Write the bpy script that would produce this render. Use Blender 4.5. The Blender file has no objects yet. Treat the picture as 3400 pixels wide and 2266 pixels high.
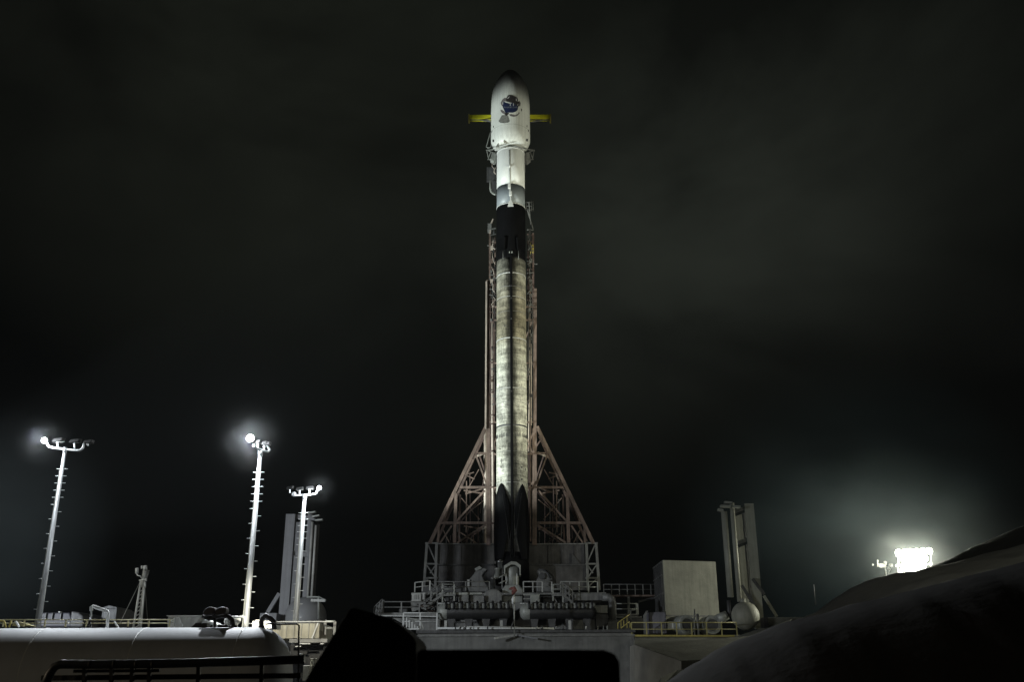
import bpy, bmesh, math, random
from mathutils import Vector, Matrix
R = math.radians
S = bpy.context.scene
COL = S.collection
random.seed(7)

# ------------------------------------------------------------------ camera
F = 3211.0                       # focal length in pixels of the 3400 wide photograph
PITCH, ROLL = R(19.65), -0.0044
CAM = Vector((0, 0, 1.6))
cd = bpy.data.cameras.new('camera'); co = bpy.data.objects.new('camera', cd); COL.objects.link(co)
CR = (Matrix.Rotation(math.pi/2 + PITCH, 3, 'X') @ Matrix.Rotation(ROLL, 3, 'Z'))
co.location = CAM; co.rotation_euler = CR.to_euler()
cd.sensor_width = 36; cd.lens = 36*F/3400; cd.clip_start = .05; cd.clip_end = 6000
cd.dof.use_dof = True; cd.dof.focus_distance = 95; cd.dof.aperture_fstop = 3.5
S.camera = co
FWD = CR @ Vector((0, 0, -1))

def P(px, py, Y):
    d = CR @ Vector(((px-1700)/F, -(py-1133)/F, -1))
    return CAM + d*(Y/d.y)
def M(p): return (Vector(p)-CAM).dot(FWD)/F       # metres per photo pixel at a point

# ------------------------------------------------------------------ night sky
w = bpy.data.worlds.new('World'); S.world = w; w.use_nodes = True
nt = w.node_tree; N = nt.nodes; L = nt.links; N.clear()
def wn(t, **k):
    n = N.new(t)
    for a, b in k.items(): setattr(n, a, b)
    return n
out = wn('ShaderNodeOutputWorld'); bg = wn('ShaderNodeBackground'); L.new(bg.outputs[0], out.inputs[0])
tc = wn('ShaderNodeTexCoord')
mp = wn('ShaderNodeMapping'); mp.inputs['Scale'].default_value = (1.0, 1.0, 1.7); mp.inputs['Rotation'].default_value = (0, R(-28), 0)
mp.inputs['Location'].default_value = (3.1, 0.4, 1.9)
L.new(tc.outputs['Generated'], mp.inputs[0])
nz = wn('ShaderNodeTexNoise'); nz.inputs['Scale'].default_value = 2.1; nz.inputs['Detail'].default_value = 8; nz.inputs['Roughness'].default_value = .55
nz.inputs['Distortion'].default_value = .35
L.new(mp.outputs[0], nz.inputs['Vector'])
sx = wn('ShaderNodeSeparateXYZ'); L.new(tc.outputs['Generated'], sx.inputs[0])
el = wn('ShaderNodeMapRange'); el.inputs[1].default_value = .04; el.inputs[2].default_value = .40   # low cloudless band near the horizon
el.inputs[3].default_value = 0.0; el.inputs[4].default_value = 1.0; el.interpolation_type = 'SMOOTHSTEP'
L.new(sx.outputs['Z'], el.inputs[0])
rmp = wn('ShaderNodeMapRange'); L.new(nz.outputs['Fac'], rmp.inputs[0]); rmp.inputs[1].default_value = .34; rmp.inputs[2].default_value = .64; rmp.inputs[3].default_value = .25; rmp.inputs[4].default_value = 1.35
base = wn('ShaderNodeRGB'); base.outputs[0].default_value = (.0018, .0020, .0018, 1)
# two lamp-lit patches of cloud low over the pad, one beyond the hill, one off to the left
def cloudglow(prev, px, py, col, wid, powr=2.2, cloudy=True):
    d = (CR @ Vector(((px-1700)/F, -(py-1133)/F, -1))).normalized()
    v = wn('ShaderNodeVectorMath', operation='DOT_PRODUCT'); nrm = wn('ShaderNodeVectorMath', operation='NORMALIZE')
    L.new(tc.outputs['Generated'], nrm.inputs[0]); L.new(nrm.outputs[0], v.inputs[0]); v.inputs[1].default_value = d
    mr = wn('ShaderNodeMapRange'); mr.inputs[1].default_value = math.cos(wid); mr.inputs[2].default_value = 1.0
    L.new(v.outputs['Value'], mr.inputs[0])
    pw = wn('ShaderNodeMath', operation='POWER'); L.new(mr.outputs[0], pw.inputs[0]); pw.inputs[1].default_value = powr
    if cloudy:
        k = wn('ShaderNodeMath', operation='MULTIPLY'); L.new(pw.outputs[0], k.inputs[0]); L.new(rmp.outputs[0], k.inputs[1]); pw = k
    c = wn('ShaderNodeMix', data_type='RGBA', blend_type='ADD'); L.new(pw.outputs[0], c.inputs['Factor'])
    L.new(prev, c.inputs[6]); c.inputs[7].default_value = (*col, 1)
    return c.outputs[2]
o1 = cloudglow(base.outputs[0], 1750, -250, (.0104, .0120, .0089), R(36), 1.3)
o1 = cloudglow(o1, 2250, 800, (.0082, .0093, .0076), R(15), 1.2)
o1 = cloudglow(o1, 2700, 350, (.0050, .0056, .0046), R(16), 1.2)
o1 = cloudglow(o1, 700, 300, (.0040, .0044, .0032), R(17), 1.2)
o1 = cloudglow(o1, 2850, 1750, (.0090, .0145, .0145), R(10), 1.6)
o1 = cloudglow(o1, -80, 1780, (.0140, .0180, .0195), R(7), 1.6)
L.new(o1, bg.inputs[0]); bg.inputs[1].default_value = .78

S.view_settings.view_transform = 'Standard'; S.view_settings.look = 'None'; S.view_settings.exposure = 0; S.view_settings.gamma = 1
S.render.engine = 'CYCLES'
S.cycles.use_denoising = True
S.cycles.max_bounces = 6; S.cycles.diffuse_bounces = 3; S.cycles.volume_bounces = 0
S.cycles.sample_clamp_indirect = 4

# ------------------------------------------------------------------ floodlights and one added fill lamp
def spot(name, loc, target, power, col, ang, blend=.6, size=.6):
    l = bpy.data.lights.new(name, 'SPOT'); l.energy = power; l.color = col; l.spot_size = R(ang); l.spot_blend = blend; l.shadow_soft_size = size
    o = bpy.data.objects.new(name, l); COL.objects.link(o); o.location = loc
    o.rotation_euler = (Vector(target)-Vector(loc)).to_track_quat('-Z', 'Y').to_euler(); return o
RX = P(1700, 1600, 112).x        # rocket axis
COOL, WARM = (.90, 1.0, .97), (1.0, 1.0, .80)
RACK = P(3035, 1868, 90)
def aim(loc, elev):            # point on the rocket axis seen from a lamp at that elevation
    d = math.hypot(RX-loc[0], 112-loc[1]); return (RX, 112, loc[2]+d*math.tan(R(elev)))
pr = RACK + Vector((-.3, -.8, .2)); p2 = Vector((55, 72, 27)); pl = Vector((-62, 82, 11)); pf = Vector((-46, 40, 12)); pe = Vector((25, 22, 10))
spot('flood_or_fill_beam', pr, aim(pr, 34.5), 45000, WARM, 46, .5, 1.0)
spot('flood_or_fill_beam', p2, aim(p2, 18.5), 112000, WARM, 37.4, .16, 1.0)
spot('flood_or_fill_beam', pl, aim(pl, 26.5), 430000, COOL, 37.2, .16, 1.0)
spot('flood_or_fill_beam', pf, (RX-4, 92, 8), 62000, (.86, .93, 1.0), 44, .8, .8)
spot('flood_or_fill_beam', pe, (20, 90, 12), 5500, (1, 1, .80), 84, .8, .8)  # unseen lamp added to brighten the right hill, slab and box building

# ------------------------------------------------------------------ materials
MATS = {}
def mat(name, col, rough=.6, metal=0, var=.25, scale=1.5, bump=.0, bscale=8, stretch=(1, 1, 1), streak=0, spec=.5):
    if name in MATS: return MATS[name]
    m = bpy.data.materials.new(name); MATS[name] = m; m.use_nodes = True
    n = m.node_tree.nodes; l = m.node_tree.links; b = n['Principled BSDF']
    b.inputs['Roughness'].default_value = rough; b.inputs['Metallic'].default_value = metal
    b.inputs['Specular IOR Level'].default_value = spec
    t = n.new('ShaderNodeTexCoord'); mpp = n.new('ShaderNodeMapping'); mpp.inputs['Scale'].default_value = stretch
    l.new(t.outputs['Object'], mpp.inputs[0])
    z = n.new('ShaderNodeTexNoise'); z.inputs['Scale'].default_value = scale; z.inputs['Detail'].default_value = 8; z.inputs['Roughness'].default_value = .65
    l.new(mpp.outputs[0], z.inputs['Vector'])
    r = n.new('ShaderNodeValToRGB'); l.new(z.outputs['Fac'], r.inputs[0])
    r.color_ramp.elements[0].position = .32; r.color_ramp.elements[1].position = .66
    r.color_ramp.elements[0].color = (*[c*(1-var) for c in col], 1); r.color_ramp.elements[1].color = (*[min(1, c*(1+var*.5)) for c in col], 1)
    src = r.outputs[0]
    if streak:
        m2 = n.new('ShaderNodeMapping'); m2.inputs['Scale'].default_value = (2.2, 2.2, .12); l.new(t.outputs['Object'], m2.inputs[0])
        z2 = n.new('ShaderNodeTexNoise'); z2.inputs['Scale'].default_value = 2.0; z2.inputs['Detail'].default_value = 6; l.new(m2.outputs[0], z2.inputs['Vector'])
        r2 = n.new('ShaderNodeMapRange'); r2.inputs[1].default_value = .42; r2.inputs[2].default_value = .7; r2.inputs[3].default_value = 1; r2.inputs[4].default_value = 1-streak
        l.new(z2.outputs['Fac'], r2.inputs[0])
        mm = n.new('ShaderNodeMix'); mm.data_type = 'RGBA'; mm.blend_type = 'MULTIPLY'; mm.inputs['Factor'].default_value = 1
        l.new(src, mm.inputs[6]); l.new(r2.outputs[0], mm.inputs[7]); src = mm.outputs[2]
    l.new(src, b.inputs['Base Color'])
    if bump:
        zb = n.new('ShaderNodeTexNoise'); zb.inputs['Scale'].default_value = bscale; zb.inputs['Detail'].default_value = 6; l.new(t.outputs['Object'], zb.inputs['Vector'])
        bb = n.new('ShaderNodeBump'); bb.inputs['Strength'].default_value = bump; bb.inputs['Distance'].default_value = .1
        l.new(zb.outputs['Fac'], bb.inputs['Height']); l.new(bb.outputs[0], b.inputs['Normal'])
    return m
def emis(name, col, s):
    m = bpy.data.materials.new(name); m.use_nodes = True; b = m.node_tree.nodes['Principled BSDF']
    b.inputs['Base Color'].default_value = (.8, .8, .8, 1); b.inputs['Emission Color'].default_value = (*col, 1); b.inputs['Emission Strength'].default_value = s
    return m
white = mat('white_paint', (.62, .63, .61), .45, var=.12, scale=.8, streak=.12)
offwhite = mat('weathered_white', (.46, .46, .43), .55, var=.3, scale=1.2, streak=.35)
cream = mat('cream_panel', (.52, .49, .38), .6, var=.2, scale=1.4, streak=.45)
polem = mat('galvanized_pole', (.50, .52, .53), .4, .25, var=.12, scale=3)
grey = mat('grey_steel', (.20, .20, .19), .55, .2, var=.35, scale=1.2, bump=.25, streak=.35)
lgrey = mat('light_grey_steel', (.33, .34, .31), .5, .2, var=.3, scale=1.0, bump=.2, streak=.3)
dgrey = mat('dark_grey_steel', (.075, .075, .075), .55, .2, var=.4, scale=1.2, bump=.4, bscale=3, streak=.3)
panelm = mat('scorched_plate', (.085, .082, .08), .5, .3, var=.6, scale=.5, bump=.6, bscale=1.2, streak=.3)
black = mat('black_rubber', (.012, .012, .012), .6, var=.4, scale=4, bump=.2)
blackpaint = mat('black_composite', (.0035, .0035, .004), .65, spec=.1, var=.35, scale=.9, bump=.1, bscale=3, streak=.2)
rust = mat('rust_brown_steel', (.19, .135, .108), .65, .1, var=.5, scale=.9, bump=.4, bscale=5, streak=.45)
rustdk = mat('dark_rust_steel', (.12, .08, .068), .7, .1, var=.5, scale=1.1, bump=.4, bscale=5, streak=.4)
duct = mat('beige_duct', (.52, .44, .37), .55, .1, var=.3, scale=1.0, streak=.4)
yellow = mat('yellow_paint', (.42, .35, .09), .5, var=.25, scale=2, streak=.2)
yrail = mat('yellow_rail', (.36, .32, .13), .5, var=.3, scale=2)
ybeam = mat('yellow_green_beam', (.75, .72, .03), .5, var=.15, scale=1)
redm = mat('red_cloth', (.16, .05, .04), .8, var=.4, scale=6)
conc = mat('concrete', (.165, .165, .155), .85, var=.4, scale=.3, bump=.5, bscale=2.5, streak=.18)
conc2 = mat('pale_concrete', (.18, .18, .15), .85, var=.3, scale=.35, bump=.4, bscale=3, streak=.18)
soil = mat('dark_soil', (.045, .043, .038), .95, var=.5, scale=.5, bump=.6, bscale=2)
soil2 = mat('graded_earth', (.30, .29, .26), .95, var=.35, scale=.25, bump=.5, bscale=1.5)
bandgrey = mat('band_grey_paint', (.225, .25, .265), .45, var=.06, scale=.8)
stagewhite = mat('stage_white_paint', (.66, .67, .64), .42, var=.05, scale=.6)
chrome = mat('bright_metal', (.55, .55, .55), .25, .9, var=.2, scale=3)

# ------------------------------------------------------------------ mesh builder
class MB:
    def __init__(s): s.v = []; s.f = []; s.sm = []
    def add(s, vs, fs, smooth=False):
        o = len(s.v); s.v += [tuple(v) for v in vs]; s.f += [tuple(i+o for i in f) for f in fs]; s.sm += [smooth]*len(fs); return s
    def box(s, a, b):
        (x0, y0, z0), (x1, y1, z1) = a, b
        return s.add([(x0,y0,z0),(x1,y0,z0),(x1,y1,z0),(x0,y1,z0),(x0,y0,z1),(x1,y0,z1),(x1,y1,z1),(x0,y1,z1)],
                     [(0,3,2,1),(4,5,6,7),(0,1,5,4),(1,2,6,5),(2,3,7,6),(3,0,4,7)])
    def beam(s, p0, p1, wd, dp=None):
        p0, p1 = Vector(p0), Vector(p1); dp = dp or wd; d = (p1-p0)
        if d.length < 1e-6: return s
        d.normalize(); ref = Vector((0, 1, 0)) if abs(d.y) < .9 else Vector((0, 0, 1))
        u = d.cross(ref).normalized(); v = d.cross(u).normalized()
        q = [u*wd/2*a + v*dp/2*b for a, b in ((-1,-1),(1,-1),(1,1),(-1,1))]
        return s.add([p0+k for k in q]+[p1+k for k in q], [(3,2,1,0),(4,5,6,7),(0,1,5,4),(1,2,6,5),(2,3,7,6),(3,0,4,7)])
    def tube(s, pts, r, n=10, cap=True):
        pts = [Vector(p) for p in pts]; m = len(pts); rs = r if isinstance(r, (list, tuple)) else [r]*m
        vs = []; u = None
        for i, p in enumerate(pts):
            d = (pts[min(i+1, m-1)]-pts[max(i-1, 0)]).normalized()
            if u is None: u = d.cross(Vector((0, 0, 1)) if abs(d.z) < .9 else Vector((1, 0, 0))).normalized()
            u = (u - d*u.dot(d)).normalized(); v = d.cross(u)
            for k in range(n):
                a = 2*math.pi*k/n; vs.append(p+(u*math.cos(a)+v*math.sin(a))*rs[i])
        fs = [(i*n+k, i*n+(k+1) % n, (i+1)*n+(k+1) % n, (i+1)*n+k) for i in range(m-1) for k in range(n)]
        s.add(vs, fs, True)
        if cap:
            o = len(s.v)-len(vs); s.f += [tuple(o+k for k in range(n))[::-1], tuple(o+(m-1)*n+k for k in range(n))]; s.sm += [False, False]
        return s
    def lathe(s, prof, c=(0, 0, 0), axis='Z', n=40, cap=True):
        c = Vector(c); vs = []
        for r, z in prof:
            for k in range(n):
                a = 2*math.pi*k/n; x, y = r*math.cos(a), r*math.sin(a)
                vs.append(c + (Vector((x, y, z)) if axis == 'Z' else Vector((z, x, y)) if axis == 'X' else Vector((y, z, x))))
        m = len(prof)
        s.add(vs, [(i*n+k, i*n+(k+1) % n, (i+1)*n+(k+1) % n, (i+1)*n+k) for i in range(m-1) for k in range(n)], True)
        if cap:
            o = len(s.v)-len(vs); s.f += [tuple(o+k for k in range(n))[::-1], tuple(o+(m-1)*n+k for k in range(n))]; s.sm += [False, False]
        return s
    def prism(s, pts, dv, smooth=False):
        pts = [Vector(p) for p in pts]; dv = Vector(dv); n = len(pts)
        s.add(pts+[p+dv for p in pts], [tuple(range(n)), tuple(range(2*n-1, n-1, -1))]+[(k, (k+1) % n, n+(k+1) % n, n+k)[::-1] for k in range(n)], False)
        return s
    def ppoly(s, pix, Y, depth): return s.prism([P(x, y, Y) for x, y in pix], (0, depth, 0))
    def pbox(s, x0, y0, x1, y1, Y, depth):      # upright box whose front face spans those photo pixels
        a = P(x0, y1, Y); b = P(x1, y0, Y)
        xa = P(x0, (y0+y1)/2, Y).x; xb = P(x1, (y0+y1)/2, Y).x
        return s.box((xa, Y, a.z), (xb, Y+depth, b.z))
    def build(s, name, m, parent=None, org=None, bevel=0):
        org = Vector(org) if org is not None else (parent.get('_o') and Vector(parent['_o']) if parent else None) or Vector((0, 0, 0))
        me = bpy.data.meshes.new(name)
        me.from_pydata([tuple(Vector(v)-org) for v in s.v], [], s.f); me.update()
        bm = bmesh.new(); bm.from_mesh(me); bmesh.ops.recalc_face_normals(bm, faces=bm.faces); bm.to_mesh(me); bm.free()
        for p, q in zip(me.polygons, s.sm): p.use_smooth = q
        me.materials.append(m); o = bpy.data.objects.new(name, me); COL.objects.link(o)
        if parent: o.parent = parent; o['_o'] = tuple(org)
        else: o.location = org
        if bevel:
            b = o.modifiers.new('bevel', 'BEVEL'); b.width = bevel; b.segments = 3; b.limit_method = 'ANGLE'
        return o
def tag(o, label, cat, group=None):
    o['label'] = label; o['category'] = cat
    if group: o['group'] = group
    return o
def thing(name, label, cat, loc, group=None):
    o = bpy.data.objects.new(name, None); COL.objects.link(o); o.location = loc; o['_o'] = tuple(loc); o.empty_display_size = .3
    return tag(o, label, cat, group)
def struct(o): o['kind'] = 'structure'; return o
def dupe(root, delta, label, **kw):
    def cp(o, par):
        c = o.copy(); COL.objects.link(c)
        if par: c.parent = par
        for ch in list(o.children): cp(ch, c)
        return c
    r = cp(root, None); r.location = Vector(root.location)+Vector(delta); r['label'] = label; return r

# ------------------------------------------------------------------ ground and hills
def smooth(a, b, x): t = max(0, min(1, (x-a)/(b-a))); return t*t*(3-2*t)
def gz(x, y):
    z = smooth(33, 44, y)*smooth(-6, -14, x)*4.1                     # terrace on the left
    z2 = smooth(60, 86, y)*5.6*(1 if x < -13 else smooth(14, 26, x))
    if y > 90 and -13 <= x <= 26: z2 = 5.6
    z = max(z, z2 if not (-13 <= x <= 14 and y < 90) else 0)
    return z + (.12*math.sin(x*.31+1)*math.cos(y*.23) if y > 5 else 0)
b = MB(); xs = [-900, -400, -200, -120, -80]+[-60+2.5*i for i in range(49)]+[80, 120, 200, 400, 900]
ys = [-40, -15, -5, 0, 5, 10, 15, 20, 25, 30]+[32+2*i for i in range(35)]+[110, 140, 200, 400, 900, 2500]
b.add([(x, y, gz(x, y)-.02) for y in ys for x in xs], [(j*len(xs)+i, j*len(xs)+i+1, (j+1)*len(xs)+i+1, (j+1)*len(xs)+i) for j in range(len(ys)-1) for i in range(len(xs)-1)], True)
struct(b.build('ground', soil))

def hill(name, prof, Y, front, back, slope, m, amp=.05, y0=None):
    def line(px):
        for (a, za), (c, zc) in zip(prof, prof[1:]):
            if a <= px <= c:
                t = (px-a)/(c-a); t = t*t*(3-2*t)*.35+t*.65; return za+(zc-za)*t
        return prof[-1][1]
    x0, x1 = prof[0][0], prof[-1][0]; n = 110; rows = 26; vs = []
    for j in range(rows+1):
        v = j/rows; y = Y-front+(front+back)*v
        for i in range(n+1):
            px = x0+(x1-x0)*i/n; q = P(px, line(px), Y); d = y-Y
            drop = slope*(-d)*(1-math.exp(d/ (front*.25))) if d < 0 else .55*d*(1-math.exp(-d/(back*.3)))
            r = amp*(math.sin(q.x*2.3/(Y*.05)+y*.7)+.6*math.sin(q.x*5.1/(Y*.05)-y*1.9))
            vs.append((q.x*(1 if d > 0 else 1), y, max(q.z-drop+r*min(1, abs(d)/(.1*front)), -.5)))
    b = MB().add(vs, [(j*(n+1)+i, j*(n+1)+i+1, (j+1)*(n+1)+i+1, (j+1)*(n+1)+i) for j in range(rows) for i in range(n)], True)
    return struct(b.build(name, m))
hill('hill', [(2120, 2330), (2210, 2266), (2330, 2190), (2400, 2150), (2500, 2108), (2600, 2064), (2650, 2050), (2730, 2030), (2870, 1995), (3000, 1965), (3100, 1935), (3200, 1910), (3400, 1865), (3800, 1780), (4600, 1650)],
     14, 8, 12, .60, mat('graded_soil', (.055, .053, .049), .95, var=.35, scale=.5, bump=.10, bscale=5), .02)
hill('hill', [(2480, 2150), (2600, 2080), (2700, 2040), (2790, 1978), (2830, 1952), (2890, 1927), (2930, 1919), (2990, 1912), (3080, 1887), (3400, 1816), (3800, 1730), (4600, 1600)],
     62, 22, 14, .10, soil2, .10)
hill('hill', [(2850, 1990), (2990, 1930), (3080, 1889), (3140, 1864), (3200, 1833), (3235, 1812), (3400, 1748), (3800, 1600), (4600, 1450)],
     74, 10, 30, .12, soil, .10)

# ------------------------------------------------------------------ pad platform of concrete
z_wall = P(1700, 2094, 84).z
xl, xr = P(1385, 2120, 84).x, P(2107, 2120, 84).x
t = thing('retaining_wall', 'wide grey concrete wall under the launch mount with a ledge along its top', 'wall', (0, 84, 0))
b = MB(); b.box((xl, 84.3, -.3), (xr, 92, z_wall-.25)); b.build('wall_face', conc, t)
b = MB(); b.box((xl-.1, 84.0, z_wall-.22), (xr+.1, 92, z_wall)); b.build('ledge', dgrey, t)
b = MB(); b.box((xl-.05, 84.1, z_wall-.5), (xr+.05, 84.3, z_wall-.38)); b.build('ledge_strip', grey, t)
b = MB(); b.box((-20, 92.0, -.3), (24, 140, z_wall-.1)); struct(b.build('pad_platform', conc))
# wing wall to the right
t = thing('wing_wall', 'sloping pale concrete wing wall right of the pad wall, with a yellow kerb line', 'wall', P(2240, 2190, 83))
b = MB(); b.prism([P(2108, 2116, 84.4), P(2440, 2117, 84.4), P(2640, 2050, 84.4), P(2560, 2110, 80), P(2390, 2190, 70), P(2262, 2196, 70), P(2108, 2141, 76)], (0, 4, -1.5)); b.build('sloped_face', conc2, t)
b = MB(); b.beam(P(2108, 2113, 84.2), P(2438, 2114, 84.2), .14, .3); b.build('yellow_edge', yellow, t)
b = MB(); b.prism([P(2107, 2143, 75.8), P(2262, 2198, 69.6), P(2262, 2290, 69.6), P(2107, 2290, 75.8)], (0, 3, 0)); b.build('shaded_face', soil2, t)
b = MB(); b.prism([P(2195, 2252, 50), P(2250, 2226, 54), P(2330, 2222, 54), P(2320, 2290, 50), P(2190, 2290, 50)], (0, 3, -.6)); tag(b.build('lit_ground_patch', conc2, None, P(2250, 2266, 50)), 'small pale concrete slab standing in for lit ground below the wing wall', 'block')  # pale raised slab stands in for light falling on the ground

# ------------------------------------------------------------------ rocket
AX = Vector((RX, 112, 0))
def ZR(py): return P(1700, py, 112).z
zb = ZR(1905)
rocket = thing('rocket', 'tall white two-stage rocket standing upright with sooty lower stage and black interstage', 'rocket', (RX, 112, zb))
def wcol(m): return m
# sooty first stage paint
def soot_mat():
    m = bpy.data.materials.new('sooty_white_paint'); m.use_nodes = True; n = m.node_tree.nodes; l = m.node_tree.links; b = n['Principled BSDF']
    b.inputs['Roughness'].default_value = .9; b.inputs['Specular IOR Level'].default_value = .2
    t = n.new('ShaderNodeTexCoord'); sp = n.new('ShaderNodeSeparateXYZ'); l.new(t.outputs['Object'], sp.inputs[0])
    zt = ZR(874)-zb
    zz = n.new('ShaderNodeMapRange'); zz.inputs[1].default_value = 0; zz.inputs[2].default_value = zt; l.new(sp.outputs['Z'], zz.inputs[0])
    cr = n.new('ShaderNodeValToRGB'); l.new(zz.outputs[0], cr.inputs[0]); e = cr.color_ramp.elements
    def fz(py): return (ZR(py)-zb)/zt
    st = [(1880, (.10, .10, .09)), (1700, (.30, .30, .27)), (1640, (.58, .59, .53)), (1560, (.60, .61, .55)), (1500, (.42, .42, .37)), (1430, (.56, .57, .51)), (1330, (.60, .61, .56)),
          (1230, (.52, .53, .47)), (1165, (.50, .50, .43)), (1135, (.30, .285, .22)), (1080, (.26, .24, .18)), (1020, (.30, .28, .22)), (960, (.38, .37, .31)), (925, (.42, .42, .36)), (874, (.40, .40, .35))]
    e[0].position = 0; e[0].color = (*st[0][1], 1); e[1].position = 1; e[1].color = (*st[-1][1], 1)
    for py, c in st[1:-1]:
        q = e.new(max(.001, min(.999, fz(py)))); q.color = (*c, 1)
    def nz(scale, stretch, lo, hi, a, bb, det=8):
        mp = n.new('ShaderNodeMapping'); mp.inputs['Scale'].default_value = stretch; l.new(t.outputs['Object'], mp.inputs[0])
        z = n.new('ShaderNodeTexNoise'); z.inputs['Scale'].default_value = scale; z.inputs['Detail'].default_value = det; z.inputs['Roughness'].default_value = .68; l.new(mp.outputs[0], z.inputs['Vector'])
        r = n.new('ShaderNodeMapRange'); r.inputs[1].default_value = lo; r.inputs[2].default_value = hi; r.inputs[3].default_value = a; r.inputs[4].default_value = bb; l.new(z.outputs['Fac'], r.inputs[0]); return r.outputs[0]
    def mul(a, bb, f=1.0):
        x = n.new('ShaderNodeMix'); x.data_type = 'RGBA'; x.blend_type = 'MULTIPLY'; x.inputs['Factor'].default_value = f; l.new(a, x.inputs[6]); l.new(bb, x.inputs[7]); return x.outputs[2]
    c = mul(cr.outputs[0], nz(.9, (1, 1, .7), .38, .66, 1.2, .50))
    c = mul(c, nz(2.6, (3.0, 3.0, .25), .40, .70, 1.1, .66))
    c = mul(c, nz(1.0, (.2, .2, 2.2), .44, .62, 1.12, .58))
    c = mul(c, nz(7, (1, 1, .8), .45, .72, 1.08, .58))
    c = mul(c, nz(2.2, (1, 1, 1.6), .52, .60, 1.0, .70))
    # soot along the cable cover on the camera side (front half only)
    ab = n.new('ShaderNodeMath'); ab.operation = 'ABSOLUTE'; l.new(sp.outputs['X'], ab.inputs[0])
    ad = n.new('ShaderNodeMath'); ad.operation = 'ADD'; l.new(ab.outputs[0], ad.inputs[0]); a2 = n.new('ShaderNodeMath'); a2.operation = 'ADD'; l.new(nz(.5, (1, 1, .35), .3, .7, -.2, .3, 3), a2.inputs[0]); l.new(nz(2.5, (1, 1, .5), .3, .7, -.14, .14, 8), a2.inputs[1]); l.new(a2.outputs[0], ad.inputs[1])
    rr = n.new('ShaderNodeMapRange'); rr.inputs[1].default_value = .36; rr.inputs[2].default_value = .95; rr.inputs[3].default_value = .20; rr.inputs[4].default_value = 1; rr.interpolation_type = 'SMOOTHSTEP'; l.new(ad.outputs[0], rr.inputs[0])
    fr = n.new('ShaderNodeMath'); fr.operation = 'GREATER_THAN'; fr.inputs[1].default_value = 0; l.new(sp.outputs['Y'], fr.inputs[0])
    mxx = n.new('ShaderNodeMath'); mxx.operation = 'MAXIMUM'; l.new(rr.outputs[0], mxx.inputs[0]); l.new(fr.outputs[0], mxx.inputs[1])
    c = mul(c, mxx.outputs[0])
    wc = n.new('ShaderNodeRGB'); wc.outputs[0].default_value = (1.0, .97, .91, 1); c = mul(c, wc.outputs[0])
    l.new(c, b.inputs['Base Color'])
    z = n.new('ShaderNodeTexNoise'); z.inputs['Scale'].default_value = 1.2; l.new(t.outputs['Object'], z.inputs['Vector'])
    bb = n.new('ShaderNodeBump'); bb.inputs['Strength'].default_value = .35; bb.inputs['Distance'].default_value = .25; l.new(z.outputs['Fac'], bb.inputs['Height']); l.new(bb.outputs[0], b.inputs['Normal'])
    return m
soot = soot_mat()
def lat(prof, n=72, cap=True): return MB().lathe([(r, ZR(py)) for r, py in prof], (RX, 112, 0), 'Z', n, cap)
stage1 = lat([(1.83, 1905), (1.83, 1800), (1.83, 1700), (1.83, 1600), (1.83, 1500), (1.83, 1400), (1.83, 1300), (1.83, 1200), (1.83, 1100), (1.83, 1000), (1.83, 874)]).build('first_stage', soot, rocket)
# flange rings around the first stage
for py, h, m_, rr in ((924, .16, offwhite, 1.85), (968, .06, grey, 1.838), (1002, .07, offwhite, 1.84), (1050, .05, grey, 1.838), (1138, .16, offwhite, 1.85), (1302, .10, offwhite, 1.845), (1348, .05, grey, 1.838), (1424, .20, dgrey, 1.85), (1612, .06, offwhite, 1.84), (1510, .05, grey, 1.838)):
    z = ZR(py); MB().lathe([(1.80, z-h/2), (rr, z-h/2), (rr, z+h/2), (1.80, z+h/2)], (RX, 112, 0), 'Z', 72, False).build('flange_ring', m_, stage1)
# row of dark vents below the ring at 1455, and small access ports
b = MB()
for k in range(-19, 20):
    if abs(k) < 3 or k in (-14, 9, -6): continue
    a = k*R(4.1); x = 1.84*math.sin(a); y = -1.84*math.cos(a); z0 = ZR(1462)
    MB().beam((RX+x, 112+y, z0), (RX+x, 112+y, z0+.34+.08*((k*7) % 3)), .055, .03).build('vent_slot', dgrey, stage1)
for px, py, wd, ht in ((1664, 1530, .1, .55), (1664, 1551, .16, .22), (1732, 1552, .2, .2), (1744, 1557, .12, .3), (1664, 1594, .14, .16), (1732, 1592, .22, .22), (1662, 1490, .3, .1), (1676, 1083, .14, .14), (1681, 1083, .1, .1), (1668, 1450, .2, .1)):
    q = P(px, py, 110.4); dx = max(-1.7, min(1.7, q.x-RX)); yy = 112-math.sqrt(1.835**2-dx*dx); a = math.atan2(dx, 112-yy)
    MB().beam((RX+dx, yy, q.z-ht/2), (RX+dx, yy, q.z+ht/2), wd, .05).build('access_port', dgrey, stage1)
# cable cover on the first stage
b = MB(); b.prism([(RX-.17, 110.2, ZR(1850)), (RX+.17, 110.2, ZR(1850)), (RX+.10, 110.02, ZR(1850)), (RX-.10, 110.02, ZR(1850))], (0, 0, ZR(868)-ZR(1850))); rw = b.build('raceway_cover', blackpaint, rocket)
for py in (972, 1012, 1080, 1318): MB().box((RX-.08, 109.97, ZR(py)), (RX+.06, 110.03, ZR(py)+.16)).build('bracket', chrome, rw)
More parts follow.
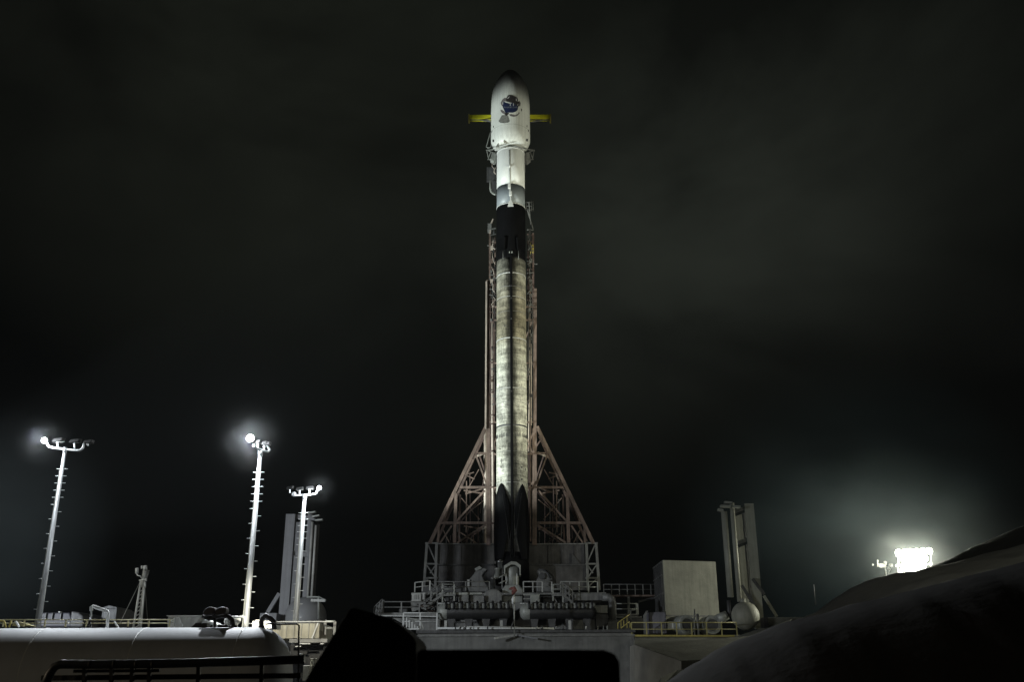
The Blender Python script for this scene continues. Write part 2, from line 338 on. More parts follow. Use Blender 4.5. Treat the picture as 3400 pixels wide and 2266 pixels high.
# interstage and second stage
inter = lat([(1.80, 880), (1.83, 868), (1.86, 820), (1.86, 700), (1.855, 697)]).build('interstage', blackpaint, rocket)
for a in (-40, 40, 140, 220):
    s_, c_ = math.sin(R(a)), -math.cos(R(a)); p = Vector((RX+s_*1.9, 112+c_*1.9, ZR(850))); tt = Vector((-c_, s_, 0)); rdir = Vector((s_, c_, 0))
    g = MB(); H = ZR(806)-ZR(850)
    g.prism([p-tt*.62, p+tt*.62, p+tt*.72+Vector((0, 0, H*.9)), p+tt*.5+Vector((0, 0, H)), p-tt*.5+Vector((0, 0, H)), p-tt*.72+Vector((0, 0, H*.9))], rdir*.16)
    gf = g.build('grid_fin', blackpaint, rocket)
    g = MB()
    for k in range(-3, 4):
        g.beam(p+tt*(k*.18)+rdir*.17, p+tt*(k*.18)+rdir*.17+Vector((0, 0, H*.9)), .03, .04)
        g.beam(p-tt*.6+rdir*.17+Vector((0, 0, H*(k+3.5)/7.4)), p+tt*.6+rdir*.17+Vector((0, 0, H*(k+3.5)/7.4)), .03, .04)
    g.build('lattice', blackpaint, gf)
for px in (1670, 1722): MB().tube([P(px, 862, 110.1), P(px, 833, 110.1)], .03).build('strut', grey, rocket)
for px in (1692, 1700): MB().tube([P(px, 840, 110), P(px, 834, 110)], .06).build('bolt', lgrey, rocket)
st2 = lat([(1.83, 697), (1.83, 632)]).build('grey_band', bandgrey, rocket); st2['label'] = 'plain grey painted band'
z = ZR(696); MB().lathe([(1.80, z-.05), (1.87, z-.05), (1.87, z+.10), (1.80, z+.10)], (RX, 112, 0), 'Z', 72, False).build('joint_ring', white, st2)
st3 = lat([(1.83, 631.8), (1.83, 570), (1.83, 512), (1.72, 508)]).build('second_stage', stagewhite, rocket)
z = ZR(514); MB().lathe([(1.80, z-.03), (1.86, z-.03), (1.86, z+.1), (1.80, z+.1)], (RX, 112, 0), 'Z', 72, False).build('joint_ring', white, st3)
b = MB(); b.tube([P(1692, 497, 110.15), P(1693, 615, 110.15)], .05); b.build('cable_duct', lgrey, st3)
b = MB(); b.beam(P(1693, 618, 110.1), P(1696, 680, 110.1), .16, .12); cd_ = b.build('cable_duct', white, st2)
for px, py, wd, ht in ((1691, 618, .36, .75), (1695, 643, .36, .6), (1692, 553, .22, .22)):
    q = P(px, py, 110.1); MB().box((q.x-wd/2, 109.9, q.z-ht/2), (q.x+wd/2, 110.2, q.z+ht/2)).build('junction_cover', white, rocket, bevel=.05)
MB().ppoly([(1686, 684), (1690, 668), (1696, 662), (1700, 668), (1705, 684)], 109.98, .3).build('wedge_fairing', white, rocket)
# payload fairing
def fair_mat():
    m = mat('fairing_white', (.60, .61, .57), .5, var=.10, scale=.35, streak=.18); return m
fp = [(1.95, 498), (2.28, 490), (2.58, 474), (2.60, 460), (2.60, 430), (2.60, 400), (2.60, 370), (2.58, 345), (2.52, 325), (2.42, 310), (2.28, 298), (2.08, 286), (1.84, 274), (1.58, 264), (1.30, 255), (1.02, 247.5), (.70, 241), (.40, 236.5), (.15, 234.5), (.01, 234)]
fairing = lat(fp, 96).build('payload_fairing', fair_mat(), rocket)
z = ZR(447); MB().lathe([(2.58, z-.02), (2.612, z-.02), (2.612, z+.02), (2.58, z+.02)], (RX, 112, 0), 'Z', 96, False).build('seam', lgrey, fairing)
for px, py in ((1639, 428), (1634, 438), (1749, 428), (1754, 438), (1637, 472), (1751, 472)):
    q = P(px, py, 111.2); dx = q.x-RX; dx = max(-2.5, min(2.5, dx)); yy = 112-math.sqrt(2.61**2-dx*dx)
    MB().box((RX+dx-.07, yy-.03, q.z-.12), (RX+dx+.07, yy+.2, q.z+.12)).build('vent', dgrey, fairing)
MB().ppoly([(1646, 489), (1651, 478), (1656, 474), (1658, 489)], 109.55, .2).build('access_flap', lgrey, fairing, bevel=.03)
# decals that lie on the curved fairing
def decal(name, m, polys, off, parent=fairing, cut=2.5):
    if len(polys) > 1: return [decal(name, m, [q_], off, parent, cut) for q_ in polys]
    bm = bmesh.new()
    for pts in polys:
        vs = [bm.verts.new((x, y, 0)) for x, y in pts]
        try: bm.faces.new(vs)
        except ValueError: pass
    lo = min(v.co.x for v in bm.verts); hi = max(v.co.x for v in bm.verts); x = lo+cut
    while x < hi:
        bmesh.ops.bisect_plane(bm, geom=bm.verts[:]+bm.edges[:]+bm.faces[:], plane_co=(x, 0, 0), plane_no=(1, 0, 0)); x += cut
    return wrap(name, m, bm, off, parent)
def wrap(name, m, bm, off, parent):
    o_ = Vector(parent['_o']); rad = 2.60+off
    for v in bm.verts:
        d = CR @ Vector(((v.co.x-1700)/F, -(v.co.y-1133)/F, -1)); ox, oy = CAM.x-RX, CAM.y-112
        A = d.x**2+d.y**2; B = 2*(ox*d.x+oy*d.y); Cc = ox*ox+oy*oy-rad*rad; t_ = (-B-math.sqrt(B*B-4*A*Cc))/(2*A)
        v.co = CAM+d*t_-o_
    bmesh.ops.recalc_face_normals(bm, faces=bm.faces)
    me = bpy.data.meshes.new(name); bm.to_mesh(me); bm.free(); me.materials.append(m)
    o = bpy.data.objects.new(name, me); COL.objects.link(o); o.parent = parent; o['_o'] = parent['_o']; return o
navy = mat('navy_ink', (.010, .016, .050), .5, var=.2, scale=2); ink = mat('brown_black_ink', (.024, .020, .020), .55, var=.5, scale=3)
gink = mat('grey_ink', (.17, .17, .155), .6, var=.5, scale=3, bump=0); pale = mat('pale_ink', (.50, .50, .50), .6, var=.1)
mauve = mat('mauve_grey_ink', (.14, .125, .125), .6, var=.4, scale=4)
def C_(sx_, sy_): return (1640+sx_/11.2, 290+sy_/11.2)
def pc(l_): return [C_(*q) for q in l_]
decal('emblem_shade', mauve, [pc([(270,640),(255,560),(310,450),(400,385),(470,400),(480,520),(340,520),(320,640),(330,700),(290,690)]), pc([(240,830),(300,830),(390,900),(430,960),(400,1000),(310,960),(260,900)]),
      pc([(880,520),(960,500),(1000,580),(980,690),(880,720),(850,640)]), pc([(560,1000),(640,990),(800,1030),(900,980),(930,900),(960,960),(860,1060),(740,1095),(600,1060)])], .012)
decal('emblem_disc', navy, [pc([(355,520),(440,560),(560,590),(700,560),(820,520),(880,600),(905,720),(880,830),(810,900),(700,940),(560,935),(430,945),(380,850),(325,730),(320,640)])], .016)
decal('emblem_bird', ink, [pc([(460,440),(480,360),(520,290),(600,275),(700,290),(740,310),(800,335),(870,380),(900,460),(880,520),(960,560),(940,660),(860,690),(790,640),(700,570),(600,560),(450,520)]),
      pc([(420,950),(560,950),(540,1000),(460,1060),(400,1000)])], .022)
decal('emblem_tail', gink, [pc([(300,1030),(440,1020),(520,1040),(590,1250),(500,1310),(380,1330),(240,1310),(170,1250),(230,1150)])], .012)
decal('emblem_feather', pale, [pc([(500,410),(570,330),(585,340),(520,420)]), pc([(815,410),(835,405),(850,480),(835,520),(818,480)]), pc([(860,660),(900,610),(915,615),(880,670)]),
      pc([(320,620),(330,540),(345,545),(335,640)])], .030)
decal('emblem_outline', ink, [pc([(170,1250),(185,1245),(250,1300),(380,1315),(380,1330),(240,1312)]), pc([(500,1300),(580,1245),(590,1252),(510,1312)]),
      pc([(1010,790),(1040,790),(1035,880),(1010,880)])], .018)
def text_decal(s_, px, py, wpx, hpx, m, off, parent=fairing):
    cu = bpy.data.curves.new('text', 'FONT'); cu.body = s_; cu.resolution_u = 3; to = bpy.data.objects.new('text', cu); COL.objects.link(to)
    bpy.context.view_layer.update(); me = to.evaluated_get(bpy.context.evaluated_depsgraph_get()).to_mesh()
    bm = bmesh.new(); bm.from_mesh(me); bpy.data.objects.remove(to)
    x0 = min(v.co.x for v in bm.verts); x1 = max(v.co.x for v in bm.verts); y0 = min(v.co.y for v in bm.verts); y1 = max(v.co.y for v in bm.verts)
    for v in bm.verts: v.co = Vector((px+(v.co.x-x0)/(x1-x0)*wpx, py-(v.co.y-y0)/(y1-y0)*hpx, 0))
    return wrap('lettering', m, bm, off, parent)
text_decal('T1', *C_(545, 690), 17, 9.5, pale, .036)
text_decal('TRANSPORT LAYER', *C_(345, 765), 47, 4.6, mat('grey_lettering', (.22, .23, .27), .6), .036)
# landing legs
for sgn in (-1, 1):
    vs = []; n_ = 30; m_ = 16; a0 = sgn*R(41)
    zt, zl = ZR(1616), ZR(1868)
    for i in range(n_+1):
        s_ = i/n_; z = zt+(zl-zt)*s_
        hw = R(34)*(min(1, (s_/.30))**.62 if s_ < .30 else 1)*(1 if s_ < .55 else 1-.55*((s_-.55)/.45)**1.3)
        for k in range(m_+1):
            u = -1+2*k/m_; a = a0+u*hw+sgn*R(3)*s_; r_ = 1.835+(.10+.34*(1-abs(u))**.8)*min(1, s_*5+.15)*(1-.35*s_)+.3*s_*s_
            vs.append((RX+r_*math.sin(a), 112-r_*math.cos(a), z))
    b = MB().add(vs, [(i*(m_+1)+k, i*(m_+1)+k+1, (i+1)*(m_+1)+k+1, (i+1)*(m_+1)+k) for i in range(n_) for k in range(m_)], True)
    lg = b.build('landing_leg', blackpaint, rocket); sd = lg.modifiers.new('s', 'SOLIDIFY'); sd.thickness = .12; sd.offset = -1
    xx = RX+sgn*.20; MB().tube([(xx+sgn*.9, 109.9, ZR(1650)), (xx+sgn*.35, 109.55, ZR(1760)), (xx, 109.4, ZR(1862))], .035).build('strut', black, lg)
lat([(1.9, 1945), (1.95, 1905), (1.86, 1868), (1.84, 1840)]).build('engine_section', blackpaint, rocket)

# ------------------------------------------------------------------ strongback tower behind the rocket
YT = 116
tower = thing('strongback_tower', 'rust brown lattice support tower rising behind the rocket and flaring wide at its base', 'service tower', (RX, YT, z_wall))
def mirror(x): return 3397-x
def pb(name, m, x0, y0, x1, y1, wpx, Y=YT, Y1=None, dep=None, parent=tower):
    a = P(x0, y0, Y); c = P(x1, y1, Y1 or Y); wd = wpx*M((a+c)/2)*(.86 if wpx < 14 else 1)
    return MB().beam(a, c, wd, dep or wd).build(name, m, parent)
for mi in (0, 1):
    X = (lambda x: mirror(x)) if mi else (lambda x: x)
    pb('column', rust, X(1621), 1300 if 0 else 1430, X(1622 if not mi else 1620), 932 if not mi else 960, 14 if not mi else 12)
    pb('column', rust, X(1622), 1812, X(1622), 1425, 14)
    if not mi: pb('lit_edge_strip', duct, 1612, 1425, 1615, 935, 6, YT-.4)  # pale strip paints the light caught on the column's left edge
    pb('column', rust if not mi else rustdk, X(1627), 1050, X(1627), 775, 8)
    pb('column', rustdk, X(1640), 1810, X(1643), 790, 4, YT+1)
    pb('raking_leg', rust, X(1614), 1418, X(1427), 1806, 13)
    pb('raking_leg', rustdk, X(1606), 1450, X(1450), 1800, 9, YT+5)
    for x0, y0, x1, y1, wd in ((1586, 1507, 1618, 1507, 8), (1526, 1620, 1618, 1620, 9), (1463, 1738, 1618, 1738, 9), (1580, 1512, 1617, 1614, 6), (1610, 1630, 1516, 1732, 7), (1613, 1744, 1518, 1804, 7),
                               (1514, 1640, 1509, 1804, 12), (1457, 1745, 1455, 1804, 8), (1500, 1747, 1462, 1804, 6), (1572, 1525, 1577, 1512, 8), (1523, 1634, 1506, 1655, 7)):
        pb('brace', rust, X(x0), y0, X(x1), y1, wd)
    for x0, y0, x1, y1, wd in ((1532, 1655, 1592, 1727, 4), (1529, 1770, 1586, 1807, 4), (1549, 1598, 1548, 1770, 4), (1575, 1520, 1540, 1600, 5), (1506, 1650, 1472, 1732, 6), (1472, 1762, 1492, 1804, 4), (1545, 1642, 1600, 1625, 5),
                               (1575, 1520, 1612, 1505, 7), (1572, 1790, 1573, 1806, 5), (1530, 1582, 1574, 1570, 4), (1547, 1580, 1576, 1592, 4), (1600, 1640, 1540, 1630, 5), (1610, 1760, 1540, 1748, 5), (1545, 1640, 1590, 1560, 3), (1560, 1700, 1610, 1660, 3)):
        pb('back_brace', duct if wd == 7 else rust, X(x0), y0, X(x1), y1, wd, YT+4.5)
    for x0, y0, x1, y1, wd in ((1600, 1507, 1624, 1507, 6), (1540, 1622, 1624, 1620, 7), (1478, 1741, 1624, 1738, 7), (1592, 1514, 1624, 1612, 5), (1616, 1632, 1530, 1734, 5), (1618, 1746, 1532, 1806, 5), (1528, 1644, 1524, 1806, 7), (1600, 1460, 1628, 1500, 5), (1560, 1570, 1562, 1806, 3), (1588, 1640, 1588, 1806, 3)):
        pb('rear_brace', rustdk, X(x0), y0, X(x1), y1, wd, YT+7)
    # cross ties between column and rocket
    for y in (1018, 1062, 1205, 1402, 1508, 1620):
        pb('tie', rust, X(1624), y, X(1652), y+2, 5, YT, YT-2)
    for y0, y1 in ((1205, 1262), (1440, 1505), (1508, 1450), (1062, 1120), (1600, 1640), (1300, 1350)):
        pb('diagonal_tie', rust, X(1628), y0, X(1650), y1, 4, YT-.5)
    # base towers
    for x0, x1 in ((1418, 1407), (1450, 1445)): pb('base_post', grey, X(x0), 1803, X(x1), 1962, 10)
    for y in (1805, 1874, 1921): pb('base_rail', grey, X(1412), y, X(1454), y, 6)
    for x0, y0, x1, y1 in ((1422, 1812, 1446, 1868), (1418, 1880, 1444, 1918), (1444, 1882, 1428, 1905), (1416, 1925, 1444, 1950)): pb('base_brace', grey, X(x0), y0, X(x1), y1, 5)
    MB().pbox(*((1456, 1808, 1662, 1875) if not mi else (1735, 1808, 1941, 1875)), YT+.4, .5).build('base_panel', panelm, tower)
    MB().pbox(*((1452, 1880, 1662, 1962) if not mi else (1735, 1880, 1945, 1962)), YT+.2, .5).build('base_panel', panelm, tower)
    pb('panel_flange', grey, X(1454), 1807, X(1640), 1808, 4, YT-.1)
    pb('panel_flange', dgrey, X(1454), 1877, X(1640), 1878, 5, YT-.1)
    for x in (1490, 1530, 1575): pb('stiffener', panelm, X(x), 1812, X(x), 1874, 3, YT+.3)
    MB().ppoly([(X(1470), 1874), (X(1498), 1838), (X(1498), 1874)], YT+.1, .2).build('gusset', dgrey, tower)
# duct and pipes on the left, pipe on the right
MB().tube([P(1612, 1806, YT+1.5), P(1613, 1430, YT+1.5)], .24).build('air_duct', duct, tower)
b = MB().tube([P(1637, 1806, YT-1), P(1637, 1600, YT-1), P(1635, 1400, YT-1), P(1636, 1060, YT-1)], .17); pp = b.build('pipe', duct, tower)
for y in (1070, 1155, 1207, 1255, 1305, 1380, 1410, 1500, 1620, 1740): MB().lathe([(.27, -.09), (.27, .09)], P(1636, y, YT-1), 'Z', 14).build('pipe_clamp', rustdk, pp)
MB().tube([P(1761, 1800, YT-1), P(1761, 1400, YT-1), P(1758, 1205, YT-1), P(1757, 1010, YT-1)], .10).build('pipe', rust, tower)
MB().tube([P(1755, 1500, YT-.5), P(1757, 1250, YT-.5)], .05).build('cable', duct, tower)
random.seed(9)
for side in (0, 1):
    X = (lambda x: mirror(x)) if side else (lambda x: x)
    for k in range(7):
        x = 1628+k*2.6; y0 = random.uniform(860, 1150); y1 = random.uniform(1250, 1420); pts = [P(X(x+random.uniform(-1, 1)), y0+(y1-y0)*i/6, YT-.8-.1*k) for i in range(7)]
        MB().tube(pts, random.choice([.03, .05, .07]), 6).build('cable', random.choice([rustdk, dgrey, grey, duct]), tower)
    for k in range(22):
        y = 900+k*23+random.uniform(-8, 8); x = X(1630+random.uniform(0, 14)); q = P(x, y, YT-1.3); s_ = random.uniform(.06, .14); h = random.uniform(.1, .4)
        MB().box((q.x-s_, q.y-s_, q.z-h/2), (q.x+s_, q.y+s_, q.z+h/2)).build('cable_clamp', random.choice([rust, dgrey, grey]), tower)
    for k in range(14):
        x = random.uniform(1470, 1610); y = 1805-(x-1440)/175*370*random.uniform(.05, .8); MB().tube([P(X(x), y, YT+2), P(X(x+random.uniform(-6, 6)), y+random.uniform(30, 90), YT+2.5), P(X(x+random.uniform(-25, 25)), min(1805, y+140), YT+2)], .05, 6).build('cable', random.choice([rustdk, grey]), tower)
# tower head beside the interstage
random.seed(3)
for side in (0, 1):
    X = (lambda x: mirror(x)) if side else (lambda x: x)
    m1, m2 = (rust, duct) if not side else (rustdk, grey)
    for k in range(16):
        y = 765+k*18+random.uniform(-4, 4); pb('rung', random.choice([m1, rustdk, grey]), X(1625), y, X(1647), y+random.uniform(-6, 6), random.uniform(2, 4), YT-.6)
    for k in range(12):
        y = 770+k*24+random.uniform(-6, 6); x = X(1632+random.uniform(0, 12)); q = P(x, y, YT-1.2); s_ = random.uniform(.08, .2); h = random.uniform(.2, .9)
        MB().box((q.x-s_, q.y-s_, q.z-h/2), (q.x+s_, q.y+s_, q.z+h/2)).build('junction_box', random.choice([m2, m1, dgrey]), tower)
    for k in range(5):
        y = 790+k*48; pts = [P(X(1630+random.uniform(0, 8)), y, YT-1.3), P(X(1640+random.uniform(-6, 6)), y+14, YT-1.6), P(X(1634+random.uniform(-3, 9)), y+30, YT-1.3), P(X(1645), y+40, YT-1.4)]
        MB().tube(pts, .05, 8).build('hose', m2, tower)
    pb('column', m1, X(1643), 1060, X(1644), 800, 4, YT-1)
for a in ((1627, 775, 1630, 745), (1630, 745, 1637, 728)): pb('head_strut', duct, *a, 5, YT-.5)
MB().pbox(1619, 742, 1632, 764, YT-.6, 1).build('junction_box', grey, tower)
pb('head_strut', grey, 1770, 760, 1752, 700, 4, YT-.5); pb('head_strut', grey, 1762, 745, 1756, 672, 3, YT-.5)
# caged ladder top on the right and small yellow cabinet
b = MB()
for y in (672, 684, 696): b.tube([P(1745, y, YT-.5), P(1762, y+1, YT-.5), P(1771, y-3, YT-.2)], .03)
for x in (1748, 1757, 1765, 1770): b.tube([P(x, 668, YT-.4), P(x, 700, YT-.4)], .03)
b.build('ladder_cage', grey, tower)
MB().pbox(1765, 812, 1772, 836, YT-.6, .5).build('yellow_cabinet', yellow, tower, bevel=.05)
MB().tube([P(1761, 806, YT-.7), P(1761, 850, YT-.7)], .06).build('yellow_pipe', yellow, tower)
pb('bracket_arm', grey, 1772, 877, 1784, 878, 3); pb('bracket_arm', grey, 1625, 816, 1618, 816, 3)
# upper mast hidden behind the rocket, cradle arms and yellow beam
MB().box((RX-1.2, YT-1, ZR(900)), (RX+1.2, YT-.2, ZR(330))).build('upper_mast', rustdk, tower)
b = MB(); b.pbox(1556, 380, 1830, 393, YT-.3, .8); yb = b.build('yellow_beam', ybeam, tower)
b = MB(); b.beam(P(1556, 397, YT), P(1830, 398, YT), .14); b.build('beam_rail', grey, tower)
MB().beam(P(1592, 398, YT), P(1630, 403, YT-1), .12).build('beam_strut', grey, tower); MB().beam(P(1805, 398, YT), P(1762, 405, YT-1), .12).build('beam_strut', grey, tower)
for x in (1557, 1828): MB().pbox(x-2, 378, x+2, 397, YT-.5, 1).build('beam_end_plate', yellow, yb)
# cradle arms
for side in (0, 1):
    X = (lambda x: 3390-x) if side else (lambda x: x); mm = lgrey if not side else grey
    cr_ = MB()
    ring = [P(X(x), y, Y) for x, y, Y in ((1615, 498, 112), (1632, 497, 110.6), (1655, 493, 109.8), (1672, 487, 109.6), (1686, 484, 109.6))]
    cr_.tube(ring, .06, 8).build('cradle_arm', mm, tower)
    for seg in (((1616, 498), (1622, 528)), ((1622, 528), (1648, 538)), ((1622, 500), (1646, 512)), ((1646, 512), (1640, 505)), ((1620, 530), (1630, 504))):
        (x0, y0), (x1, y1) = seg; pb('cradle_strut', mm, X(x0), y0, X(x1), y1, 3.2, 112.3)
    MB().ppoly([(X(1628), 526), (X(1633), 506), (X(1641), 506), (X(1647), 512), (X(1646), 532), (X(1640), 535)], 112.0, 1.0).build('cradle_pad', mm, tower)
b = MB(); b.tube([P(1628, 440, 112.4), P(1624, 455, 112.4), P(1618, 476, 112.4), P(1615, 488, 112.4), P(1620, 491, 112.3), P(1630, 489, 112.2), P(1632, 478, 112.2), P(1630, 450, 112.3)], .06); b.build('umbilical_hose', lgrey, tower)
b = MB(); b.tube([P(1640, 540, 112), P(1634, 545, 112), P(1634, 553, 112), P(1641, 560, 112), P(1645, 556, 112)], .05)
b.tube([P(1646, 558, 112), P(1641, 563, 112), P(1640, 572, 112), P(1646, 578, 112)], .05); b.build('umbilical_hose', duct, tower)
b = MB(); b.tube([P(1628, 600, 113), P(1628, 626, 113), P(1630, 636, 113), P(1636, 642, 112.6), P(1646, 647, 112.2)], [.13]*5); vp = b.build('vent_pipe', lgrey, tower)
MB().pbox(1616, 555, 1646, 600, 114, .5).build('umbilical_plate', dgrey, tower)
MB().pbox(1633, 600, 1647, 640, 113.8, .4).build('umbilical_plate', dgrey, tower)
MB().tube([P(1743, 545, 112), P(1743, 570, 112), P(1741, 576, 112)], .05).build('umbilical_hose', grey, tower)

# ------------------------------------------------------------------ launch mount deck and equipment
def railing(label, pts, h, Y=None, m=grey, posts=6, r=.035, group=None, mid=True, base=None, cat='railing', extra=()):
    """pts: base polyline in world space"""
    t = thing('railing', label, cat, pts[0], group)
    up = Vector((0, 0, h))
    MB().tube([p+up for p in pts], r, 8).build('top_rail', m, t)
    if mid: MB().tube([p+up*.5 for p in pts], r*.8, 8).build('middle_rail', m, t)
    tot = [(b_-a_).length for a_, b_ in zip(pts, pts[1:])]; Ltot = sum(tot)
    for k in range(posts):
        d = Ltot*k/(posts-1); i = 0
        while i < len(tot)-1 and d > tot[i]: d -= tot[i]; i += 1
        q = pts[i].lerp(pts[i+1], min(1, d/max(tot[i], 1e-6))); MB().beam(q, q+up, r*2.3, r*2.3).build('post', m, t)
    return t
def rail_px(label, x0, x1, ytop, ybot, Y, m=grey, posts=6, r=.035, Y1=None, group=None, y1t=None, y1b=None):
    a = P(x0, ybot, Y); c = P(x1, y1b or ybot, Y1 or Y); h = P(x0, ytop, Y).z-a.z
    return railing(label, [a, c], h, m=m, posts=posts, r=r, group=group)
mount = thing('launch_mount', 'grey steel launch mount platform at the foot of the rocket above the concrete wall', 'platform', (RX, 93, z_wall))
MB().pbox(1452, 2003, 1975, 2093, 93.5, 5).build('lower_body', grey, mount)
MB().pbox(1366, 1969, 1600, 1977, 95, 12).build('deck', lgrey, mount)
MB().pbox(1600, 1969, 2012, 1977, 95.05, 12).build('deck', grey, mount)
MB().pbox(1440, 1978, 1980, 2004, 96.5, 8).build('upper_body', dgrey, mount)
MB().pbox(1905, 1971, 2000, 1996, 94, 3).build('side_beam', grey, mount, bevel=.05)
MB().pbox(1400, 1948, 1550, 1969, 100, 5).build('kick_plate', dgrey, mount)
b = MB(); b.pbox(1562, 1979, 1606, 2002, 94.6, 1.5); b.build('equipment_bay', grey, mount)
for x0, x1 in ((1606, 1608), (1560, 1562), (1740, 1760)): MB().pbox(x0, 1978, x1, 2002, 94.5, 1.0).build('rib', dgrey, mount)
for y in (1975, 1988): MB().pbox(1738, y, 1760, y+4, 94.4, .6).build('pipe_tray', lgrey, mount)
MB().pbox(1665, 2002, 1725, 2006, 94, 1).build('pipe_tray', grey, mount)
# boxes standing on it
def boxthing(name, label, cat, x0, y0, x1, y1, Y, dep, m, group=None, bev=.05, door=True):
    q = P((x0+x1)/2, y1, Y); t = thing(name, label, cat, (q.x, Y, q.z), group)
    MB().pbox(x0, y0, x1, y1, Y, dep).build('body', m, t, bevel=bev)
    return t
boxthing('equipment_box', 'square grey equipment box on the launch mount, left of the domed housing', 'box', 1522, 1976, 1556, 2001, 94, 1.2, grey)
boxthing('equipment_box', 'square grey equipment box right of the central post base', 'box', 1761, 1975, 1792, 2002, 94, 1.2, lgrey)
wb = boxthing('slotted_cabinet', 'pale cabinet with three dark upright slots at the left end of the launch mount', 'cabinet', 1367, 1971, 1399, 2000, 94, 1.5, offwhite)
for x in (1377, 1383, 1389): MB().pbox(x, 1976, x+1.6, 1992, 93.96, .1).build('slot', black, wb)
boxthing('narrow_cabinet', 'narrow pale cabinet beside the slotted cabinet', 'cabinet', 1403, 1969, 1412, 1993, 94, 1.0, offwhite)
# sloping chute under the cabinet
t = thing('equipment_hopper', 'grey angled hopper and tangle of pipes under the pale cabinets', 'equipment', P(1400, 2020, 94))
MB().ppoly([(1364, 1995), (1410, 1990), (1418, 2028), (1398, 2022), (1370, 2035), (1364, 2020)], 94.4, 1.5).build('hopper', grey, t)
random.seed(11)
for k in range(16):
    x = random.uniform(1392, 1446); y = random.uniform(2010, 2030); MB().tube([P(x, y, 93.6), P(x+random.uniform(-14, 14), y+random.uniform(-8, 8), 93.2), P(x+random.uniform(-20, 20), y+random.uniform(0, 8), 93.5)], .05, 8).build('pipe', random.choice([grey, lgrey, rustdk]), t)
# rails on the mount
rail_px('grey railing at the left end of the upper deck', 1377, 1427, 1936, 1968, 94.8, offwhite, 3, .05, y1b=1962)
rail_px('grey railing across the upper deck left of the central post', 1427, 1625, 1933, 1967, 95.2, grey, 6, .045)
rail_px('grey railing right of the central post, by the black rocket legs', 1738, 1832, 1933, 1968, 95.2, offwhite, 4, .05)
rail_px('grey railing on the upper deck beyond the right stair', 1862, 1985, 1933, 1969, 95.2, lgrey, 5, .05)
# stairs
def stair(label, x0, y0, x1, y1, Y, m, hr):
    t = thing('stair', label, 'stairs', P(x1, y1, Y))
    a, c = P(x0, y0, Y), P(x1, y1, Y)
    for dy in (0, 1.1):
        o_ = Vector((0, dy, 0)); MB().beam(a+o_, c+o_, .22, .06).build('stringer', m, t)
        MB().tube([a+o_+Vector((0, 0, hr)), c+o_+Vector((0, 0, hr))], .05, 8).build('handrail', m, t)
        MB().tube([a+o_+Vector((0, 0, hr*.5)), c+o_+Vector((0, 0, hr*.5))], .04, 8).build('middle_rail', m, t)
        for k in range(4): q = a.lerp(c, k/3)+o_; MB().beam(q, q+Vector((0, 0, hr)), .07).build('post', m, t)
    n_ = 8
    for k in range(n_): q = a.lerp(c, (k+.5)/n_); MB().box((q.x-.14, Y, q.z-.02), (q.x+.14, Y+1.1, q.z+.03)).build('step', m, t)
    return t
stair('grey steel stair going down to the left from the upper deck', 1470, 1976, 1408, 2018, 93.2, grey, 1.1)
stair('grey steel stair going down to the right from the upper deck', 1868, 1976, 1902, 2004, 93.2, grey, 1.1)
for x0, x1, lab in ((1466, 1511, 'left'), (1833, 1872, 'right')):
    t = thing('stair_landing', 'small grey landing with rails at the head of the %s stair' % lab, 'landing', P(x0, 2000, 93.2))
    MB().pbox(x0, 1974, x1, 1981, 93.2, 1.6).build('floor', grey, t)
    for x in (x0+3, x1-3): MB().beam(P(x, 1942, 93.3), P(x, 2002, 93.3), .13).build('post', lgrey, t)
    for y in (1942, 1958): MB().tube([P(x0+2, y, 93.3), P(x1-2, y, 93.3)], .05).build('rail', lgrey, t)
    MB().beam(P(x0+4, 1984, 93.4), P(x0+16, 2002, 93.4), .1).build('brace', grey, t)
# hold-down clamps
t = thing('hold_down_clamp', 'curved grey hold-down arm with a square head, left of the rocket legs', 'clamp', P(1580, 1968, 106))
MB().ppoly([(1550, 1968), (1552, 1940), (1560, 1922), (1574, 1906), (1580, 1896), (1598, 1890), (1612, 1896), (1602, 1912), (1610, 1935), (1622, 1950), (1624, 1968)], 106, 1.6).build('arm', grey, t, bevel=.12)
MB().ppoly([(1575, 1890), (1592, 1880), (1602, 1888), (1582, 1898)], 105.8, 1.8).build('head', lgrey, t, bevel=.05)
MB().ppoly([(1602, 1886), (1618, 1892), (1612, 1898), (1600, 1897)], 105.9, 1.4).build('jaw', grey, t, bevel=.05)
MB().pbox(1551, 1926, 1559, 1950, 105.7, .3).build('actuator', offwhite, t)
t = thing('hold_down_clamp', 'broad rounded grey hold-down arm right of the rocket legs', 'clamp', P(1815, 1968, 106))
MB().ppoly([(1781, 1968), (1780, 1930), (1790, 1910), (1782, 1896), (1800, 1888), (1818, 1896), (1834, 1910), (1846, 1930), (1850, 1968)], 106, 1.6).build('arm', grey, t, bevel=.15)
MB().tube([P(1788, 1892, 105.6), P(1806, 1894, 105.6), P(1820, 1906, 105.6), P(1828, 1922, 105.6)], .1).build('hose', dgrey, t)
MB().lathe([(.35, -.2), (.35, .2)], P(1800, 1915, 105.9), 'Y', 16).build('pivot', dgrey, t)
